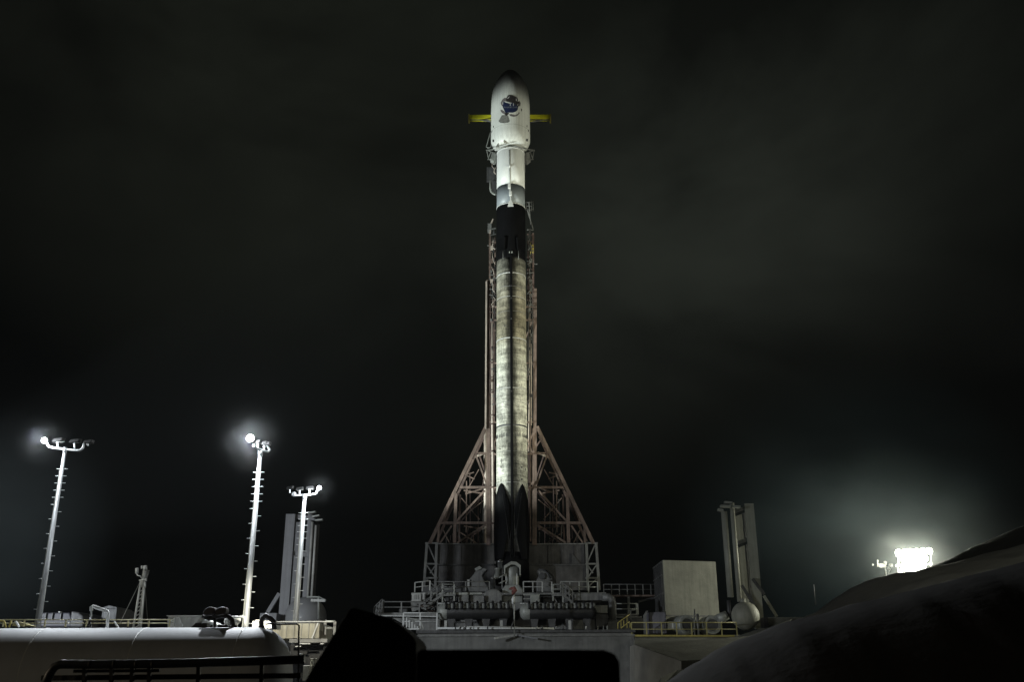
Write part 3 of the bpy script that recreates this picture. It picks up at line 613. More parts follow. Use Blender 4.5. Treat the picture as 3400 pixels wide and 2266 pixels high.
# central post
q = P(1701, 1960, 98)
t = thing('central_post', 'stout pale grey cylindrical post with an angular hood, in front of the rocket base', 'post', (q.x, 98, q.z))
s_ = M(q)
MB().lathe([(22*s_, P(1700, 1966, 98).z), (22*s_, P(1700, 1900, 98).z), (21*s_, P(1700, 1890, 98).z), (17*s_, P(1700, 1883, 98).z)], (q.x, 98, 0), 'Z', 32).build('cylinder', lgrey, t)
hd = [(1673, 1912), (1673, 1880), (1697, 1865), (1714, 1867), (1729, 1878), (1729, 1912), (1725, 1912), (1724, 1886), (1711, 1877), (1697, 1876), (1678, 1888), (1677, 1912)]
MB().ppoly(hd, 97.0, 1.6).build('hood', lgrey, t, bevel=.03)
for x in (1680, 1716): MB().beam(P(x, 1906, 97.2), P(x, 1944, 97.2), .09).build('side_bar', white, t)
MB().ppoly([(1667, 2004), (1667, 1958), (1678, 1943), (1724, 1943), (1736, 1958), (1736, 2004)], 96.2, 2.5).build('base_housing', lgrey, t, bevel=.12)
t = thing('domed_housing', 'low grey domed housing left of the central post', 'housing', P(1636, 2002, 95))
MB().ppoly([(1606, 2003), (1607, 1972), (1616, 1961), (1630, 1957), (1648, 1957), (1660, 1965), (1668, 1974), (1668, 2003)], 95, 2).build('shell', grey, t, bevel=.12)
t = thing('valve_stack', 'shiny stacked valves and short cylinders standing left of the central post', 'valve', P(1650, 1958, 96.5))
for x, y0, y1, r_ in ((1660, 1864, 1888, 10), (1652, 1889, 1916, 9), (1636, 1920, 1958, 9)):
    q = P(x, (y0+y1)/2, 97.5); s_ = M(q); z0, z1 = P(x, y1, 97.5).z, P(x, y0, 97.5).z
    MB().lathe([(r_*s_*.85, z0), (r_*s_*.85, z1-.12), (r_*s_*1.1, z1-.12), (r_*s_*1.1, z1), (r_*s_*.5, z1+.06)], (q.x, 97.5, 0), 'Z', 18).build('valve_body', chrome if y0 != 1889 else lgrey, t)
MB().ppoly([(1638, 1920), (1646, 1900), (1660, 1892), (1664, 1912), (1650, 1925)], 97.9, .6).build('elbow', lgrey, t, bevel=.05)
MB().beam(P(1667, 1880, 97.8), P(1667, 1958, 97.8), .14).build('support', grey, t)
for y in (1910, 1930): MB().tube([P(1656, y+10, 97), P(1676, y, 97)], .06).build('rail', lgrey, t)

# red-topped pole in front
t = thing('signal_pole', 'thin pole with a red cloth wrapped round its head, before the deluge pipes', 'pole', P(1708, 2112, 83.6))
MB().tube([P(1708, 2118, 83.6), P(1707, 1955, 83.6)], .055).build('pole', lgrey, t)
random.seed(4)
b = MB().tube([P(1690, 1958, 83.6), P(1699, 1956, 83.5), P(1707, 1954, 83.4), P(1710, 1962, 83.5), P(1704, 1975, 83.5)], [.05, .12, .17, .2, .07], 10); b.build('red_cloth', redm, t)
MB().tube([P(1703, 1964, 83.5), P(1702, 1976, 83.4)], [.12, .07]).build('red_cloth', redm, t)
b = MB().tube([P(1707, 1978, 83.5), P(1704, 1992, 83.4), P(1703, 2008, 83.4)], [.05, .16, .08]); b.build('white_cloth', white, t)
MB().tube([P(1706, 2060, 83.5), P(1700, 2078, 83.4), P(1697, 2090, 83.5)], .05).build('cable', dgrey, t)
t = thing('angle_bar', 'two pale bars meeting in a shallow point on the wall under the red-topped pole', 'bar', P(1714, 2112, 83.9))
MB().beam(P(1641, 2122, 83.3), P(1714, 2111, 84), .16, .12).build('bar', offwhite, t); MB().beam(P(1714, 2111, 84), P(1786, 2123, 83.3), .12, .12).build('bar', dgrey, t)

# deluge pipes
def deluge(label, x0, x1, n):
    q0, q1 = P(x0, 2033, 89), P(x1, 2033, 89); s_ = M(q0); r = 27*s_
    t = thing('deluge_pipe', label, 'pipe', ((q0.x+q1.x)/2, 89, q0.z), 'fat water pipes along the front of the launch mount')
    MB().lathe([(r*.02, q0.x-r*.55), (r*.6, q0.x-r*.42), (r*.9, q0.x-r*.15), (r, q0.x+.1), (r, q1.x-.1), (r*.9, q1.x+.2), (r*.02, q1.x+.4)], (0, 89, q0.z), 'X', 36).build('barrel', mat('dark_pipe', (.035, .035, .035), .45, .3, var=.3, scale=1.5, bump=.2), t)
    MB().lathe([(r*.02, q0.x-r*.56), (r*.6, q0.x-r*.44), (r*.92, q0.x-r*.16), (r*1.01, q0.x+.1), (r*1.01, q0.x+.5)], (0, 89, q0.z), 'X', 36, False).build('end_cap', lgrey, t)
    z0, z1 = P(x0, 2023, 88.6).z, P(x0, 2003, 88.6).z
    MB().box((q0.x-.35, 88.9, z1-.06), (q1.x, 89.1, z1)).build('bracket_rail', white, t)
    for k in range(n):
        x = q0.x+.45+(q1.x-q0.x-.5)*k/(n-1)
        for dx in (-.19, .21): MB().prism([(x+dx-.1, 88.35, z1-.08), (x+dx+.1, 88.35, z1-.08), (x+dx+.13, 88.2, z0), (x+dx-.05, 88.2, z0)], (0, .12, 0)).build('clip', lgrey, t)
        MB().tube([(x, 88.5, z1+.05), (x, 88.1, z1), (x, 87.95, z1-.25), (x+.02, 88.0, z0-.1)], .105, 10).build('nozzle', black, t)
        if k < n-1: MB().tube([(x+.38, 88.6, z1-.1), (x+.38, 88.2, z1-.45)], .05, 8).build('drain', dgrey, t)
    zb_ = z_wall
    for k in range(4):
        x = q0.x+.9+(q1.x-q0.x-1.4)*k/3; MB().prism([(x-.4, 88.7, q0.z-r*.6), (x+.4, 88.7, q0.z-r*.6), (x+.28, 88.7, q0.z-r-.35), (x+.2, 88.7, zb_), (x-.2, 88.7, zb_), (x-.28, 88.7, q0.z-r-.35)], (0, .7, 0)).build('saddle', dgrey, t)
    return t
deluge('left fat dark water pipe with a row of hooked nozzles and a pale rounded end', 1466, 1690, 9)
deluge('right fat dark water pipe with a row of hooked nozzles, its far end in shadow', 1740, 1966, 9)
t = thing('ground_pipe', 'long pale pipe lying along the top of the concrete wall', 'pipe', P(1600, 2087, 86))
MB().tube([P(1452, 2088, 86), P(1840, 2089, 86)], .09).build('pipe', white, t)
MB().tube([P(1540, 2083, 87), P(1730, 2084, 87)], .05).build('pipe', offwhite, t)
for x in (1475, 1660, 1888): MB().pbox(x, 2062, x+9, 2092, 87.5, .3).build('post', offwhite, t)
for k, x in enumerate((1512, 1525, 1546, 1572, 1619, 1782, 1800, 1846, 1870, 1945)):
    MB().tube([P(x, 2091, 85.5), P(x, 2084+(k % 3), 85.5), P(x+2, 2082, 85.5)], .06, 8).build('valve', offwhite if k % 2 else dgrey, t)
# lower-left platform
t = thing('side_platform', 'low grey platform with railings reaching out left of the deluge pipes', 'platform', P(1400, 2045, 91))
MB().ppoly([(1250, 2036), (1452, 2037), (1452, 2049), (1275, 2047)], 91, 6).build('floor', grey, t)
MB().ppoly([(1262, 2045), (1452, 2048), (1452, 2051), (1276, 2048)], 90.9, .2).build('edge_strip', white, t)
MB().ppoly([(1300, 2052), (1460, 2052), (1460, 2098), (1390, 2098), (1350, 2080)], 92, 3).build('skirt', grey, t)
MB().pbox(1325, 2022, 1350, 2036, 92, 1).build('low_box', dgrey, t)
rail_px('long grey railing along the low left platform', 1272, 1452, 2000, 2036, 91.2, grey, 4, .05)
stair('steep grey steps with handrails at the far left end of the low platform', 1268, 2034, 1240, 2062, 91, grey, 1.15)
rail_px('bright grey railing round the lowest steps in front of the low left platform', 1338, 1450, 2037, 2094, 88, white, 3, .055)
t = thing('step_ladder', 'small bright stair of upright bars inside the lowest railing', 'steps', P(1360, 2090, 87.5))
for k, (x, y0) in enumerate(((1350, 2052), (1359, 2061), (1368, 2067), (1377, 2076), (1386, 2082))): MB().beam(P(x, y0, 87.5), P(x, 2090-(k % 2)*3, 87.5), .10).build('bar', white, t)
MB().beam(P(1350, 2052, 87.6), P(1392, 2062, 87.6), .07).build('handrail', lgrey, t); MB().beam(P(1397, 2066, 87.6), P(1406, 2090, 87.6), .09).build('brace', lgrey, t)
MB().beam(P(1352, 2091, 87.5), P(1392, 2090, 87.5), .12).build('footplate', white, t)

# ------------------------------------------------------------------ right of the mount
t = thing('control_cabinet', 'pale twin-door metal cabinet at the right end of the right deluge pipe', 'cabinet', P(1996, 2050, 90))
MB().pbox(1976, 2011, 2018, 2038, 90, 1).build('body', lgrey, t, bevel=.04); MB().pbox(1996, 2013, 1998, 2036, 89.9, .1).build('handle_strip', white, t)
MB().pbox(1978, 2040, 2018, 2085, 90.3, 1).build('lower_body', dgrey, t, bevel=.04)
for x in (1985, 2003, 2016): MB().beam(P(x, 2080, 89.9), P(x, 2093, 89.9), .1).build('foot', lgrey, t)
t = thing('vertical_duct', 'grey rounded duct standing behind the pale cabinet', 'duct', P(2020, 2045, 92.5))
MB().tube([P(2000, 1985, 92.5), P(2022, 1985, 92.5), P(2031, 1992, 92.5), P(2034, 2008, 92.5), P(2034, 2060, 92.5)], .35, 14).build('pipe', grey, t)
rail_px('dark railing of the high walkway leading to the box building', 2005, 2188, 1942, 1976, 100, grey, 8, .04)
t = thing('high_walkway', 'dark high walkway between the launch mount and the box building', 'walkway', P(2080, 1985, 100))
MB().pbox(2000, 1977, 2190, 1983, 100, 2).build('floor', rust, t)
MB().tube([P(2087, 1983, 100.5), P(2087, 2062, 100.5)], .14, 12).build('post', offwhite, t)
MB().beam(P(2120, 2000, 100.5), P(2185, 1984, 100.5), .2).build('brace', dgrey, t)
t = thing('low_walkway', 'low railed walkway with a pale edge beneath the high walkway', 'walkway', P(2070, 2048, 94))
MB().pbox(2018, 2040, 2120, 2046, 94, 2).build('floor', grey, t); MB().pbox(2018, 2049, 2130, 2053, 93.8, .3).build('edge_strip', offwhite, t)
for y in (2006, 2024): MB().tube([P(2036, y, 94), P(2116, y, 94)], .05).build('rail', lgrey, t)
MB().pbox(2112, 2005, 2120, 2042, 94, .3).build('end_post', lgrey, t)
MB().pbox(2018, 2054, 2140, 2092, 95, 2).build('body', dgrey, t)
MB().tube([P(2094, 2060, 93.6), P(2094, 2028, 93.6), P(2110, 2026, 93.6)], .06).build('bent_pipe', white, t)
t = thing('stair_railing', 'small bright yellow stair railing at the right end of the pad wall', 'railing', P(2052, 2088, 86))
b = MB(); b.tube([P(2052, 2090, 86), P(2052, 2070, 86), P(2056, 2067, 86), P(2090, 2042, 86)], .05); b.build('handrail', yellow, t)
MB().tube([P(2062, 2088, 86), P(2090, 2066, 86)], .045).build('handrail', yellow, t)
for x, y0, y1 in ((2062, 2066, 2088), (2071, 2062, 2082), (2082, 2050, 2088), (2092, 2070, 2088)): MB().beam(P(x, y0, 86), P(x, y1, 86), .06).build('post', yellow, t)
rail_px('yellow-grey railing along the top of the wing wall', 2098, 2448, 2069, 2114, 84.2, yrail, 8, .04)
# box building
t = thing('box_building', 'plain windowless pale box building right of the rocket', 'building', P(2290, 2062, 95))
A0, A1, B1, B0 = P(2200, 1861, 95), P(2376, 1866, 96.5), P(2376, 2064, 96.5), P(2216, 2062, 95)
zt_, zl_ = A0.z, B0.z
b = MB(); a = Vector((A0.x, 95, 0)); c = Vector((P(2376, 1866, 96.5).x, 96.5, 0)); side = Vector((P(2173, 1900, 100.5).x-A0.x, 5.5, 0))
b.prism([a+Vector((0, 0, zl_)), c+Vector((0, 0, zl_)), c+side+Vector((0, 0, zl_)), a+side+Vector((0, 0, zl_))], (0, 0, zt_-zl_)); b.build('wall', conc2, t, bevel=.04)
u = (c-a).normalized(); nrm = Vector((u.y, -u.x, 0))
b = MB(); b.beam(a+nrm*.03+Vector((0, 0, zl_+.45)), c+nrm*.03+Vector((0, 0, zl_+.45)), .12, .06); b.build('base_trim', dgrey, t)
sl = side.normalized(); sn = Vector((-sl.y, sl.x, 0))*1
for k in range(5):
    q = a+side*(.08+.2*k)-Vector((.12, 0, 0)); MB().beam(q+Vector((0, 0, zl_)), q+Vector((0, 0, zt_-.2)), .16).build('side_rib', dgrey, t)
for h in (.15, .45, .75, .97): MB().beam(a+Vector((-.1, .2, zl_+(zt_-zl_)*h)), a+side+Vector((-.1, 0, zl_+(zt_-zl_)*h)), .12).build('side_rib', grey, t)
MB().pbox(2186, 1990, 2200, 2060, 99, 1).build('side_duct', dgrey, t)
t = boxthing('purple_grey_cabinet', 'purple-grey metal cabinet left of the horizontal tanks', 'cabinet', 2156, 2034, 2212, 2106, 89, 2, mat('purple_grey', (.17, .165, .19), .6, var=.4, scale=.8, streak=.3))
MB().ppoly([(2140, 2118), (2137, 2045), (2146, 2030), (2152, 2030), (2146, 2046), (2149, 2118)], 88.5, .4).build('side_frame', grey, t)
# two horizontal tanks
for x0, y0, x1, y1, r_, lab in ((2232, 2082, 2284, 2076, 32, 'left horizontal grey tank with a recessed dark end, behind the yellow-grey railing'), (2345, 2080, 2366, 2077, 31, 'right horizontal grey tank with a recessed dark end, below the box building')):
    a = P(x0, y0, 92); c = P(x1, y1, 88.5); s_ = M(c); t = thing('horizontal_tank', lab, 'tank', P(x1, y1+r_, 90), 'horizontal tanks below the box building')
    d = (c-a).normalized(); R_ = r_*s_
    b = MB().tube([a, a+d*.05, c-d*.25, c], [R_*.75, R_*.95, R_, R_*.93], 28); b.build('shell', lgrey, t)
    MB().tube([c-d*.02, c+d*.04], [R_*.62, R_*.60], 24).build('end_dish', dgrey, t)
    b = MB().tube([c-d*.02, c+d*.10], [R_*.70, R_*.70], 24, False); o = b.build('end_rim', grey, t)
    for k in (.25, .8): q = a.lerp(c, k); MB().box((q.x-.3, q.y-.15, q.z-R_-.5), (q.x+.3, q.y+.15, q.z-R_*.7)).build('saddle', dgrey, t)
MB().pbox(2216, 2066, 2236, 2092, 89.5, .8).build('end_bracket', white, [o_ for o_ in COL.objects if o_.name.startswith('horizontal_tank')][0])
t = thing('vent_pipes', 'two thin upright pipes between the horizontal tanks', 'pipe', P(2310, 2100, 88))
MB().tube([P(2306, 2024, 88), P(2307, 2112, 88)], .06).build('pipe', grey, t); MB().tube([P(2315, 2040, 88), P(2320, 2112, 88)], .11).build('pipe', grey, t)

# ------------------------------------------------------------------ stack towers with round tanks
def bent(name, m, x0, y0, x1, y1, wd0, Y, parent, depth=None, z0=None):
    """upright member whose top is at (x0,y0); it stands vertical down to the height of y1"""
    top = P(x0, y0, Y); bot = P(x1, y1, Y); cx = (top.x+bot.x)/2; wd = wd0*M((top+bot)/2)
    return MB().box((cx-wd/2, Y, bot.z), (cx+wd/2, Y+(depth or wd), top.z)).build(name, m, parent)
def vtube(name, m, x0, y0, x1, y1, rpx, Y, parent):
    top = P(x0, y0, Y); bot = P(x1, y1, Y); cx = (top.x+bot.x)/2
    return MB().tube([(cx, Y, bot.z), (cx, Y, top.z)], rpx*M((top+bot)/2), 16).build(name, m, parent)
ltw = mat('stack_grey', (.19, .19, .195), .6, var=.15, scale=.8, streak=.2); rtw = mat('stack_olive', (.27, .27, .225), .6, var=.15, scale=.8, streak=.2)
lt = thing('stack_tower', 'cluster of tall grey columns and pipes behind the nearest light pole, left of the rocket', 'tower', P(1000, 2065, 88), 'tall stacks with a round tank at the foot')
bent('wide_column', ltw, 966, 1708, 938, 2062, 31, 88, lt, .6)
bent('wide_column', ltw, 991, 1735, 972, 2030, 17, 91, lt, .6)
bent('narrow_column', ltw, 1031, 1705, 1007, 2000, 13, 89, lt, .6)
vtube('pipe', offwhite, 1040, 1735, 1019, 1985, 4, 88, lt); vtube('pipe', offwhite, 1051, 1746, 1033, 1985, 4, 88, lt)
bent('narrow_column', ltw, 1056, 1742, 1036, 2000, 9, 90.5, lt, .5); bent('narrow_column', ltw, 1044, 1742, 1025, 2000, 7, 90.5, lt, .5)
for y in (1716, 1838): MB().beam(P(979 if y == 1716 else 972, y, 88.5), P(1046 if y == 1716 else 1030, y+8, 88.5), .35, .3).build('cross_tie', ltw, lt)
for x0, y0, x1, y1 in ((1026, 1706, 1048, 1702), (1038, 1718, 1061, 1714), (1048, 1730, 1072, 1728)): MB().beam(P(x0, y0, 88), P(x1, y1, 88), .14, .5).build('top_bracket', lgrey, lt)
MB().beam(P(928, 1972, 88.2), P(889, 2036, 88.2), .32).build('raking_brace', ltw, lt)
q = P(1014, 2056, 88); MB().lathe([(70*M(q)*math.sin(a), q.z+70*M(q)*(-math.cos(a))) for a in [math.pi*k/20+.001 for k in range(20)]+[math.pi-.001]], (q.x, 88, 0), 'Z', 40, False).build('round_tank', mat('tank_grey', (.22, .22, .22), .5, var=.12, scale=.6), lt)
t = thing('pipe_bracket', 'bent grey pipe frame beside the round tank of the left stacks', 'pipe', P(1058, 2050, 85))
MB().tube([P(1018, 1984, 85), P(1058, 1984, 85), P(1058, 2058, 85)], .1).build('pipe', lgrey, t); MB().beam(P(1058, 1983, 85), P(1081, 1995, 84), .1).build('arm', lgrey, t); MB().beam(P(1032, 1995, 84), P(1080, 1996, 84), .22, .1).build('plate', offwhite, t)
boxthing('low_block', 'low plain grey block at the foot of the left stacks', 'block', 862, 2037, 918, 2070, 86, 3, ltw)
rt = thing('stack_tower', 'cluster of tall olive grey columns and pipes right of the box building', 'tower', P(2480, 2080, 88), 'tall stacks with a round tank at the foot')
bent('wide_column', rtw, 2487, 1673, 2524, 2090, 30, 88, rt, .25)
MB().box((P(2505, 1878, 88.3).x, 88.3, P(2520, 2085, 88).z), (P(2510, 1878, 88.3).x, 89.5, P(2500, 1677, 88).z)).build('column_flange', dgrey, rt)
bent('wide_column', rtw, 2452, 1709, 2480, 2030, 22, 90, rt, .6)
bent('narrow_column', dgrey, 2470, 1700, 2500, 2030, 8, 91, rt, .6)
vtube('pipe', rtw, 2424, 1672, 2462, 2000, 8, 88, rt); vtube('pipe', rtw, 2403, 1700, 2430, 1985, 9, 88.5, rt)
vtube('pipe', rtw, 2396, 1698, 2425, 1985, 6, 89, rt)
for x0, y0, x1, y1 in ((2405, 1670, 2430, 1672), (2430, 1684, 2457, 1685), (2392, 1682, 2425, 1684), (2383, 1694, 2400, 1697)): MB().beam(P(x0, y0, 87.5), P(x1, y1, 87.5), .18, .5).build('top_bracket', lgrey, rt)
for y, dx in ((1700, 0), (1805, 8)): 
    MB().beam(P(2440+dx, y, 88.8), P(2474+dx, y-12, 88.8), .3).build('cross_tie', grey, rt); MB().beam(P(2440+dx, y+12, 88.8), P(2474+dx, y-2, 88.8), .25).build('cross_tie', black, rt)
for x0, y0, x1, y1 in ((2499, 1923, 2538, 1975), (2463, 1945, 2512, 2025)): MB().beam(P(x0, y0, 87.7), P(x1, y1, 87.7), .22).build('raking_brace', dgrey, rt)
MB().beam(P(2536, 1980, 88), P(2580, 2050, 88), .22).build('raking_brace', rtw, rt)
q = P(2475, 2047, 86); MB().lathe([(46*M(q)*math.sin(a), q.z-46*M(q)*math.cos(a)) for a in [math.pi*k/20+.001 for k in range(20)]+[math.pi-.001]], (q.x, 86, 0), 'Z', 40, False).build('round_tank', rtw, rt)
vtube('tank_neck', rtw, 2466, 1990, 2468, 2010, 9, 86, rt)
t = thing('pipe_elbow', 'slanted pale pipe between the box building and the round tank', 'pipe', P(2400, 2050, 88))
MB().tube([P(2384, 2060, 88), P(2414, 2044, 88)], [.45, .4], 16).build('pipe', lgrey, t); MB().tube([P(2420, 1995, 88), P(2422, 2040, 88), P(2440, 2046, 88)], .2, 12).build('pipe', dgrey, t)
t = thing('concrete_slab', 'pale flat slab wall running right from the foot of the right stacks', 'wall', P(2590, 2070, 84))
MB().pbox(2552, 2051, 2668, 2090, 84, 3).build('slab', conc2, t); MB().pbox(2536, 2052, 2551, 2085, 83.5, 1).build('end_block', black, t)

# ------------------------------------------------------------------ light poles
lampm = emis('lamp_glow', (.92, .97, 1.0), 6)
def point(name, loc, power, col=(.9, .96, 1), r=.15):
    l = bpy.data.lights.new(name, 'POINT'); l.energy = power; l.color = col; l.shadow_soft_size = r
    o = bpy.data.objects.new(name, l); COL.objects.link(o); o.location = loc; return o
def light_pole(label, Y, xt, yt, xb, rb, rtp, bar, lit, heads, step, litr):
    top = P(xt, yt, Y); cx = (top.x+P(xb, 2080, Y).x)/2; s_ = M(top); z0 = -.05 if Y < 45 else 2.0
    t = thing('light_pole', label, 'light pole', (cx, Y, z0), 'floodlight poles')
    MB().tube([(cx, Y, z0), (cx, Y, top.z)], [rb*s_, rtp*s_], 18).build('pole', polem, t)
    MB().beam((cx-rb*s_*1.0, Y-.02, z0+1), (cx-rtp*s_*1.1, Y-.02, top.z-.8), .035, .05).build('conduit', lgrey, t)
    MB().tube([(cx, Y, top.z-.1), (cx, Y, top.z+.12)], [rtp*s_*1.25]*2, 14).build('collar', polem, t)
    off = Vector((cx-top.x, 0, 0))
    pts = [P(x, y, Y+dy)+off for x, y, dy in bar]
    # round the bar corners
    sm = []
    for i, p in enumerate(pts):
        if 0 < i < len(pts)-1: sm += [p.lerp(pts[i-1], .25), p.lerp(pts[i-1], .08).lerp(p.lerp(pts[i+1], .08), .5), p.lerp(pts[i+1], .2)]
        else: sm.append(p)
    MB().tube(sm, .045, 12).build('cross_arm', polem, t)
    for x, y, yb_, wpx in heads:
        q = P(x, y, Y)+off; MB().tube([q, P(x, yb_, Y)+off], .035, 8).build('bracket', polem, t)
        hw = wpx*s_/2
        h = MB(); h.prism([q+Vector((-hw, -.12, -.02)), q+Vector((hw, -.12, .03)), q+Vector((hw*.9, -.02, .17)), q+Vector((-hw*.9, -.02, .13))], (0, .30, .03)); hh = h.build('lamp_head', black, t, bevel=.02)
        MB().prism([q+Vector((-hw*.9, .185, .0)), q+Vector((hw*.9, .185, .04)), q+Vector((hw*.8, .20, .16)), q+Vector((-hw*.8, .20, .13))], (0, .012, 0)).build('lens', grey, hh)
    lx, ly = lit; q = P(lx, ly, Y)+off; rr = litr*s_
    MB().lathe([(rr*.5, .30), (rr*1.0, .1), (rr*1.05, .02)], q, 'Y', 24).build('lamp_housing', dgrey, t)
    MB().lathe([(rr*.05, -.14), (rr*.6, -.10), (rr*.95, -.02), (rr*1.0, .015)], q, 'Y', 24, False).build('lit_lens', lampm, t)
    # step bolts
    zz = top.z-.75; k = 0
    proto = None
    while zz > 2.6:
        f_ = (top.z-zz)/(top.z-z0); rad = (rtp+(rb-rtp)*f_)*s_
        for sd in ((-1, 1) if k < 5 else ((-1,) if k % 2 else (1,))):
            if proto is None:
                proto = MB().tube([(cx, Y, zz), (cx+.17, Y, zz)], .016, 6).build('step_bolt', polem, t); proto.location = (rad-.02 if sd > 0 else -rad-.15, 0, 0); z_first = zz
            else:
                c_ = proto.copy(); COL.objects.link(c_); c_.parent = t; c_.location = (rad-.02 if sd > 0 else -rad-.15, 0, zz-z_first)
        zz -= step; k += 1
    return t, q
Sx = 11.5
tA, qA = light_pole('tallest-looking light pole at the far left, its leftmost lamp lit', 38, 224, 1497, 117, 10.5, 5,
    [(163, 1470, 0), (170, 1484, 0), (185, 1488, 0), (270, 1498, 0), (283, 1490, 0), (287, 1474, 0)], (155, 1463), [(200, 1468, 1489, 32), (256, 1471, 1494, 32), (300, 1474, 1482, 28)], .285, 10)
tB, qB = light_pole('middle light pole with the brightest lamp, right of the thin antenna mast', 38, 868, 1508, 812, 10.5, 6,
    [(846, 1480, -.5), (852, 1487, -.3), (868, 1494, 0), (893, 1502, .3), (900, 1494, .5), (890, 1482, .6)], (834, 1456), [(860, 1474, 1490, 14), (881, 1478, 1497, 16), (890, 1480, 1484, 20)], .29, 13)
tC, qC = light_pole('shortest light pole, in front of the left stacks, its right lamp lit', 46, 1015, 1652, 978, 8.5, 6,
    [(984, 1640, 0), (975, 1637, .1), (975, 1648, 0), (1052, 1642, 0), (1056, 1632, 0), (1060, 1625, 0)], (1064, 1621), [(966, 1626, 1638, 22), (998, 1629, 1648, 24), (1031, 1626, 1644, 24)], .30, 7.5)
point('lamp_or_fill_light', qA+Vector((.1, -.5, -.15)), 560)
point('lamp_or_fill_light', qB+Vector((.1, -.6, -.15)), 950)
point('lamp_or_fill_light', qC+Vector((-.1, -.5, -.15)), 560)
spot('flood_or_fill_beam', qB+Vector((0, -.4, 0)), (-2, 15, 0), 5600, (.90, .95, 1), 140, .5, .2)
spot('flood_or_fill_beam', qA+Vector((0, -.4, 0)), (-18, 20, 0), 2600, (.90, .95, 1), 140, .5, .2)

spot('flood_or_fill_beam', (-40, 36, 9), (-20.5, 52, 4.5), 9000, (1, 1, .9), 22, .6, .3)  # lamp added out of view to brighten the antenna mast
spot('flood_or_fill_beam', qB+Vector((0, .3, -.2)), (-9.6, 35.5, 3), 1700, (.97, 1, .98), 62, .6, .15)
spot('flood_or_fill_beam', qC+Vector((-.4, -.3, -.2)), (-8.6, 41.5, 3), 2600, (1, .97, .85), 60, .6, .15)
point('lamp_or_fill_light', (-13, 9, 3.2), 420, (1, .82, .55), .8)  # dim warm fill added out of view for the tank's near face

# ------------------------------------------------------------------ foreground tank on the left
YK = 29.5; ztop = P(400, 2087, YK).z; RK = 1.5
xe = P(968, 2110, YK).x
tank = thing('storage_tank', 'long white horizontal storage tank filling the lower left, lit along its top', 'tank', (xe-6, YK, ztop-2*RK))
zc = ztop-RK
prof = [(RK, -34), (RK, xe-1.0)]+[(RK*math.cos(a)**.75 if a < math.pi/2 else .01, xe-1.0+1.05*math.sin(a)) for a in [R(k*7.5) for k in range(1, 13)]]
prof[-1] = (.01, prof[-1][1])
for k in range(5):
    xx = xe-1.3-2.9*k; MB().lathe([(RK-.01, xx-.02), (RK+.008, xx-.015), (RK+.008, xx+.015), (RK-.01, xx+.02)], (0, YK, zc), 'X', 72, False).build('weld_seam', white, tank)
MB().lathe(prof, (0, YK, zc), 'X', 72).build('shell', mat('tank_white', (.50, .52, .54), .62, var=.08, scale=.5, streak=.08), tank)
for x, hh in ((505+3, 0),): pass
def pip(name, m, pts, r, par=tank, Y=YK): return MB().tube([P(x, y, Y) for x, y in pts], r, 14).build(name, m, par)
pip('inlet_pipe', dgrey, [(868, 2092), (868, 2066), (872, 2054), (882, 2046), (898, 2056), (908, 2066), (911, 2092)], .075)
pip('thin_pipe', black, [(880, 2075), (905, 2072), (925, 2075), (985, 2074), (993, 2079), (992, 2110), (990, 2290)], .025, Y=YK-.6)
pip('vent_pipe', black, [(776, 2092), (770, 2060), (760, 2050), (738, 2046), (712, 2044), (706, 2044)], .07)
MB().lathe([(.10, 0), (.10, .07)], P(868, 2089, YK), 'Z', 18).build('flange', dgrey, tank); MB().lathe([(.10, 0), (.10, .07)], P(776, 2086, YK), 'Z', 18).build('flange', dgrey, tank)
for k in range(2):
    x = 700+k*38; random.seed(20+k)
    MB().ppoly([(x-22, 2046), (x-28, 2036), (x-20, 2024), (x-8, 2016), (x+10, 2018), (x+14, 2028), (x+8, 2042)], YK-.2, .35).build('valve_actuator', mat('dark_valve', (.018, .012, .012), .5, var=.6, scale=9, bump=.4), tank, bevel=.04)
pip('valve_stem', black, [(714, 2090), (713, 2044)], .04); pip('valve_bar', black, [(672, 2048), (695, 2058), (716, 2052), (740, 2048)], .05)
b = MB().ppoly([(632, 2088), (650, 2070), (686, 2071), (688, 2087)], YK-.1, .4); b.build('access_box', black, tank)
pip('valve_bar', black, [(725, 2080), (745, 2083), (764, 2086)], .05)
for x in (700, 728, 748): pip('valve_stem', black, [(x, 2088), (x+3, 2076)], .04)
t = thing('valve_tree', 'shiny silver valve tree with a conical body, left of the bent pipe', 'valve', P(294, 2088, 30.4))
q = P(296, 2084, 30.6); s_ = M(q)
MB().lathe([(11*s_, 0), (12*s_, 6*s_), (9*s_, 10*s_), (7*s_, 20*s_), (3*s_, 28*s_), (3*s_, 38*s_), (4.5*s_, 40*s_), (4.5*s_, 44*s_), (2*s_, 46*s_), (1.5*s_, 66*s_)], q-Vector((0, 0, .1)), 'Z', 20).build('body', chrome, t)
MB().tube([P(303, 2050, 30.5), P(303, 2018, 30.5), P(307, 2015, 30.5)], .03).build('stem', lgrey, t)
t = thing('bent_pipe', 'thick white pipe bent over like a gate behind the tank', 'pipe', P(355, 2085, 30.8))
MB().tube([P(303, 2030, 31), P(303, 2018, 31), P(308, 2015, 31), P(356, 2032, 31), P(359, 2037, 31), P(355, 2095, 31)], .05, 12).build('pipe', white, t)
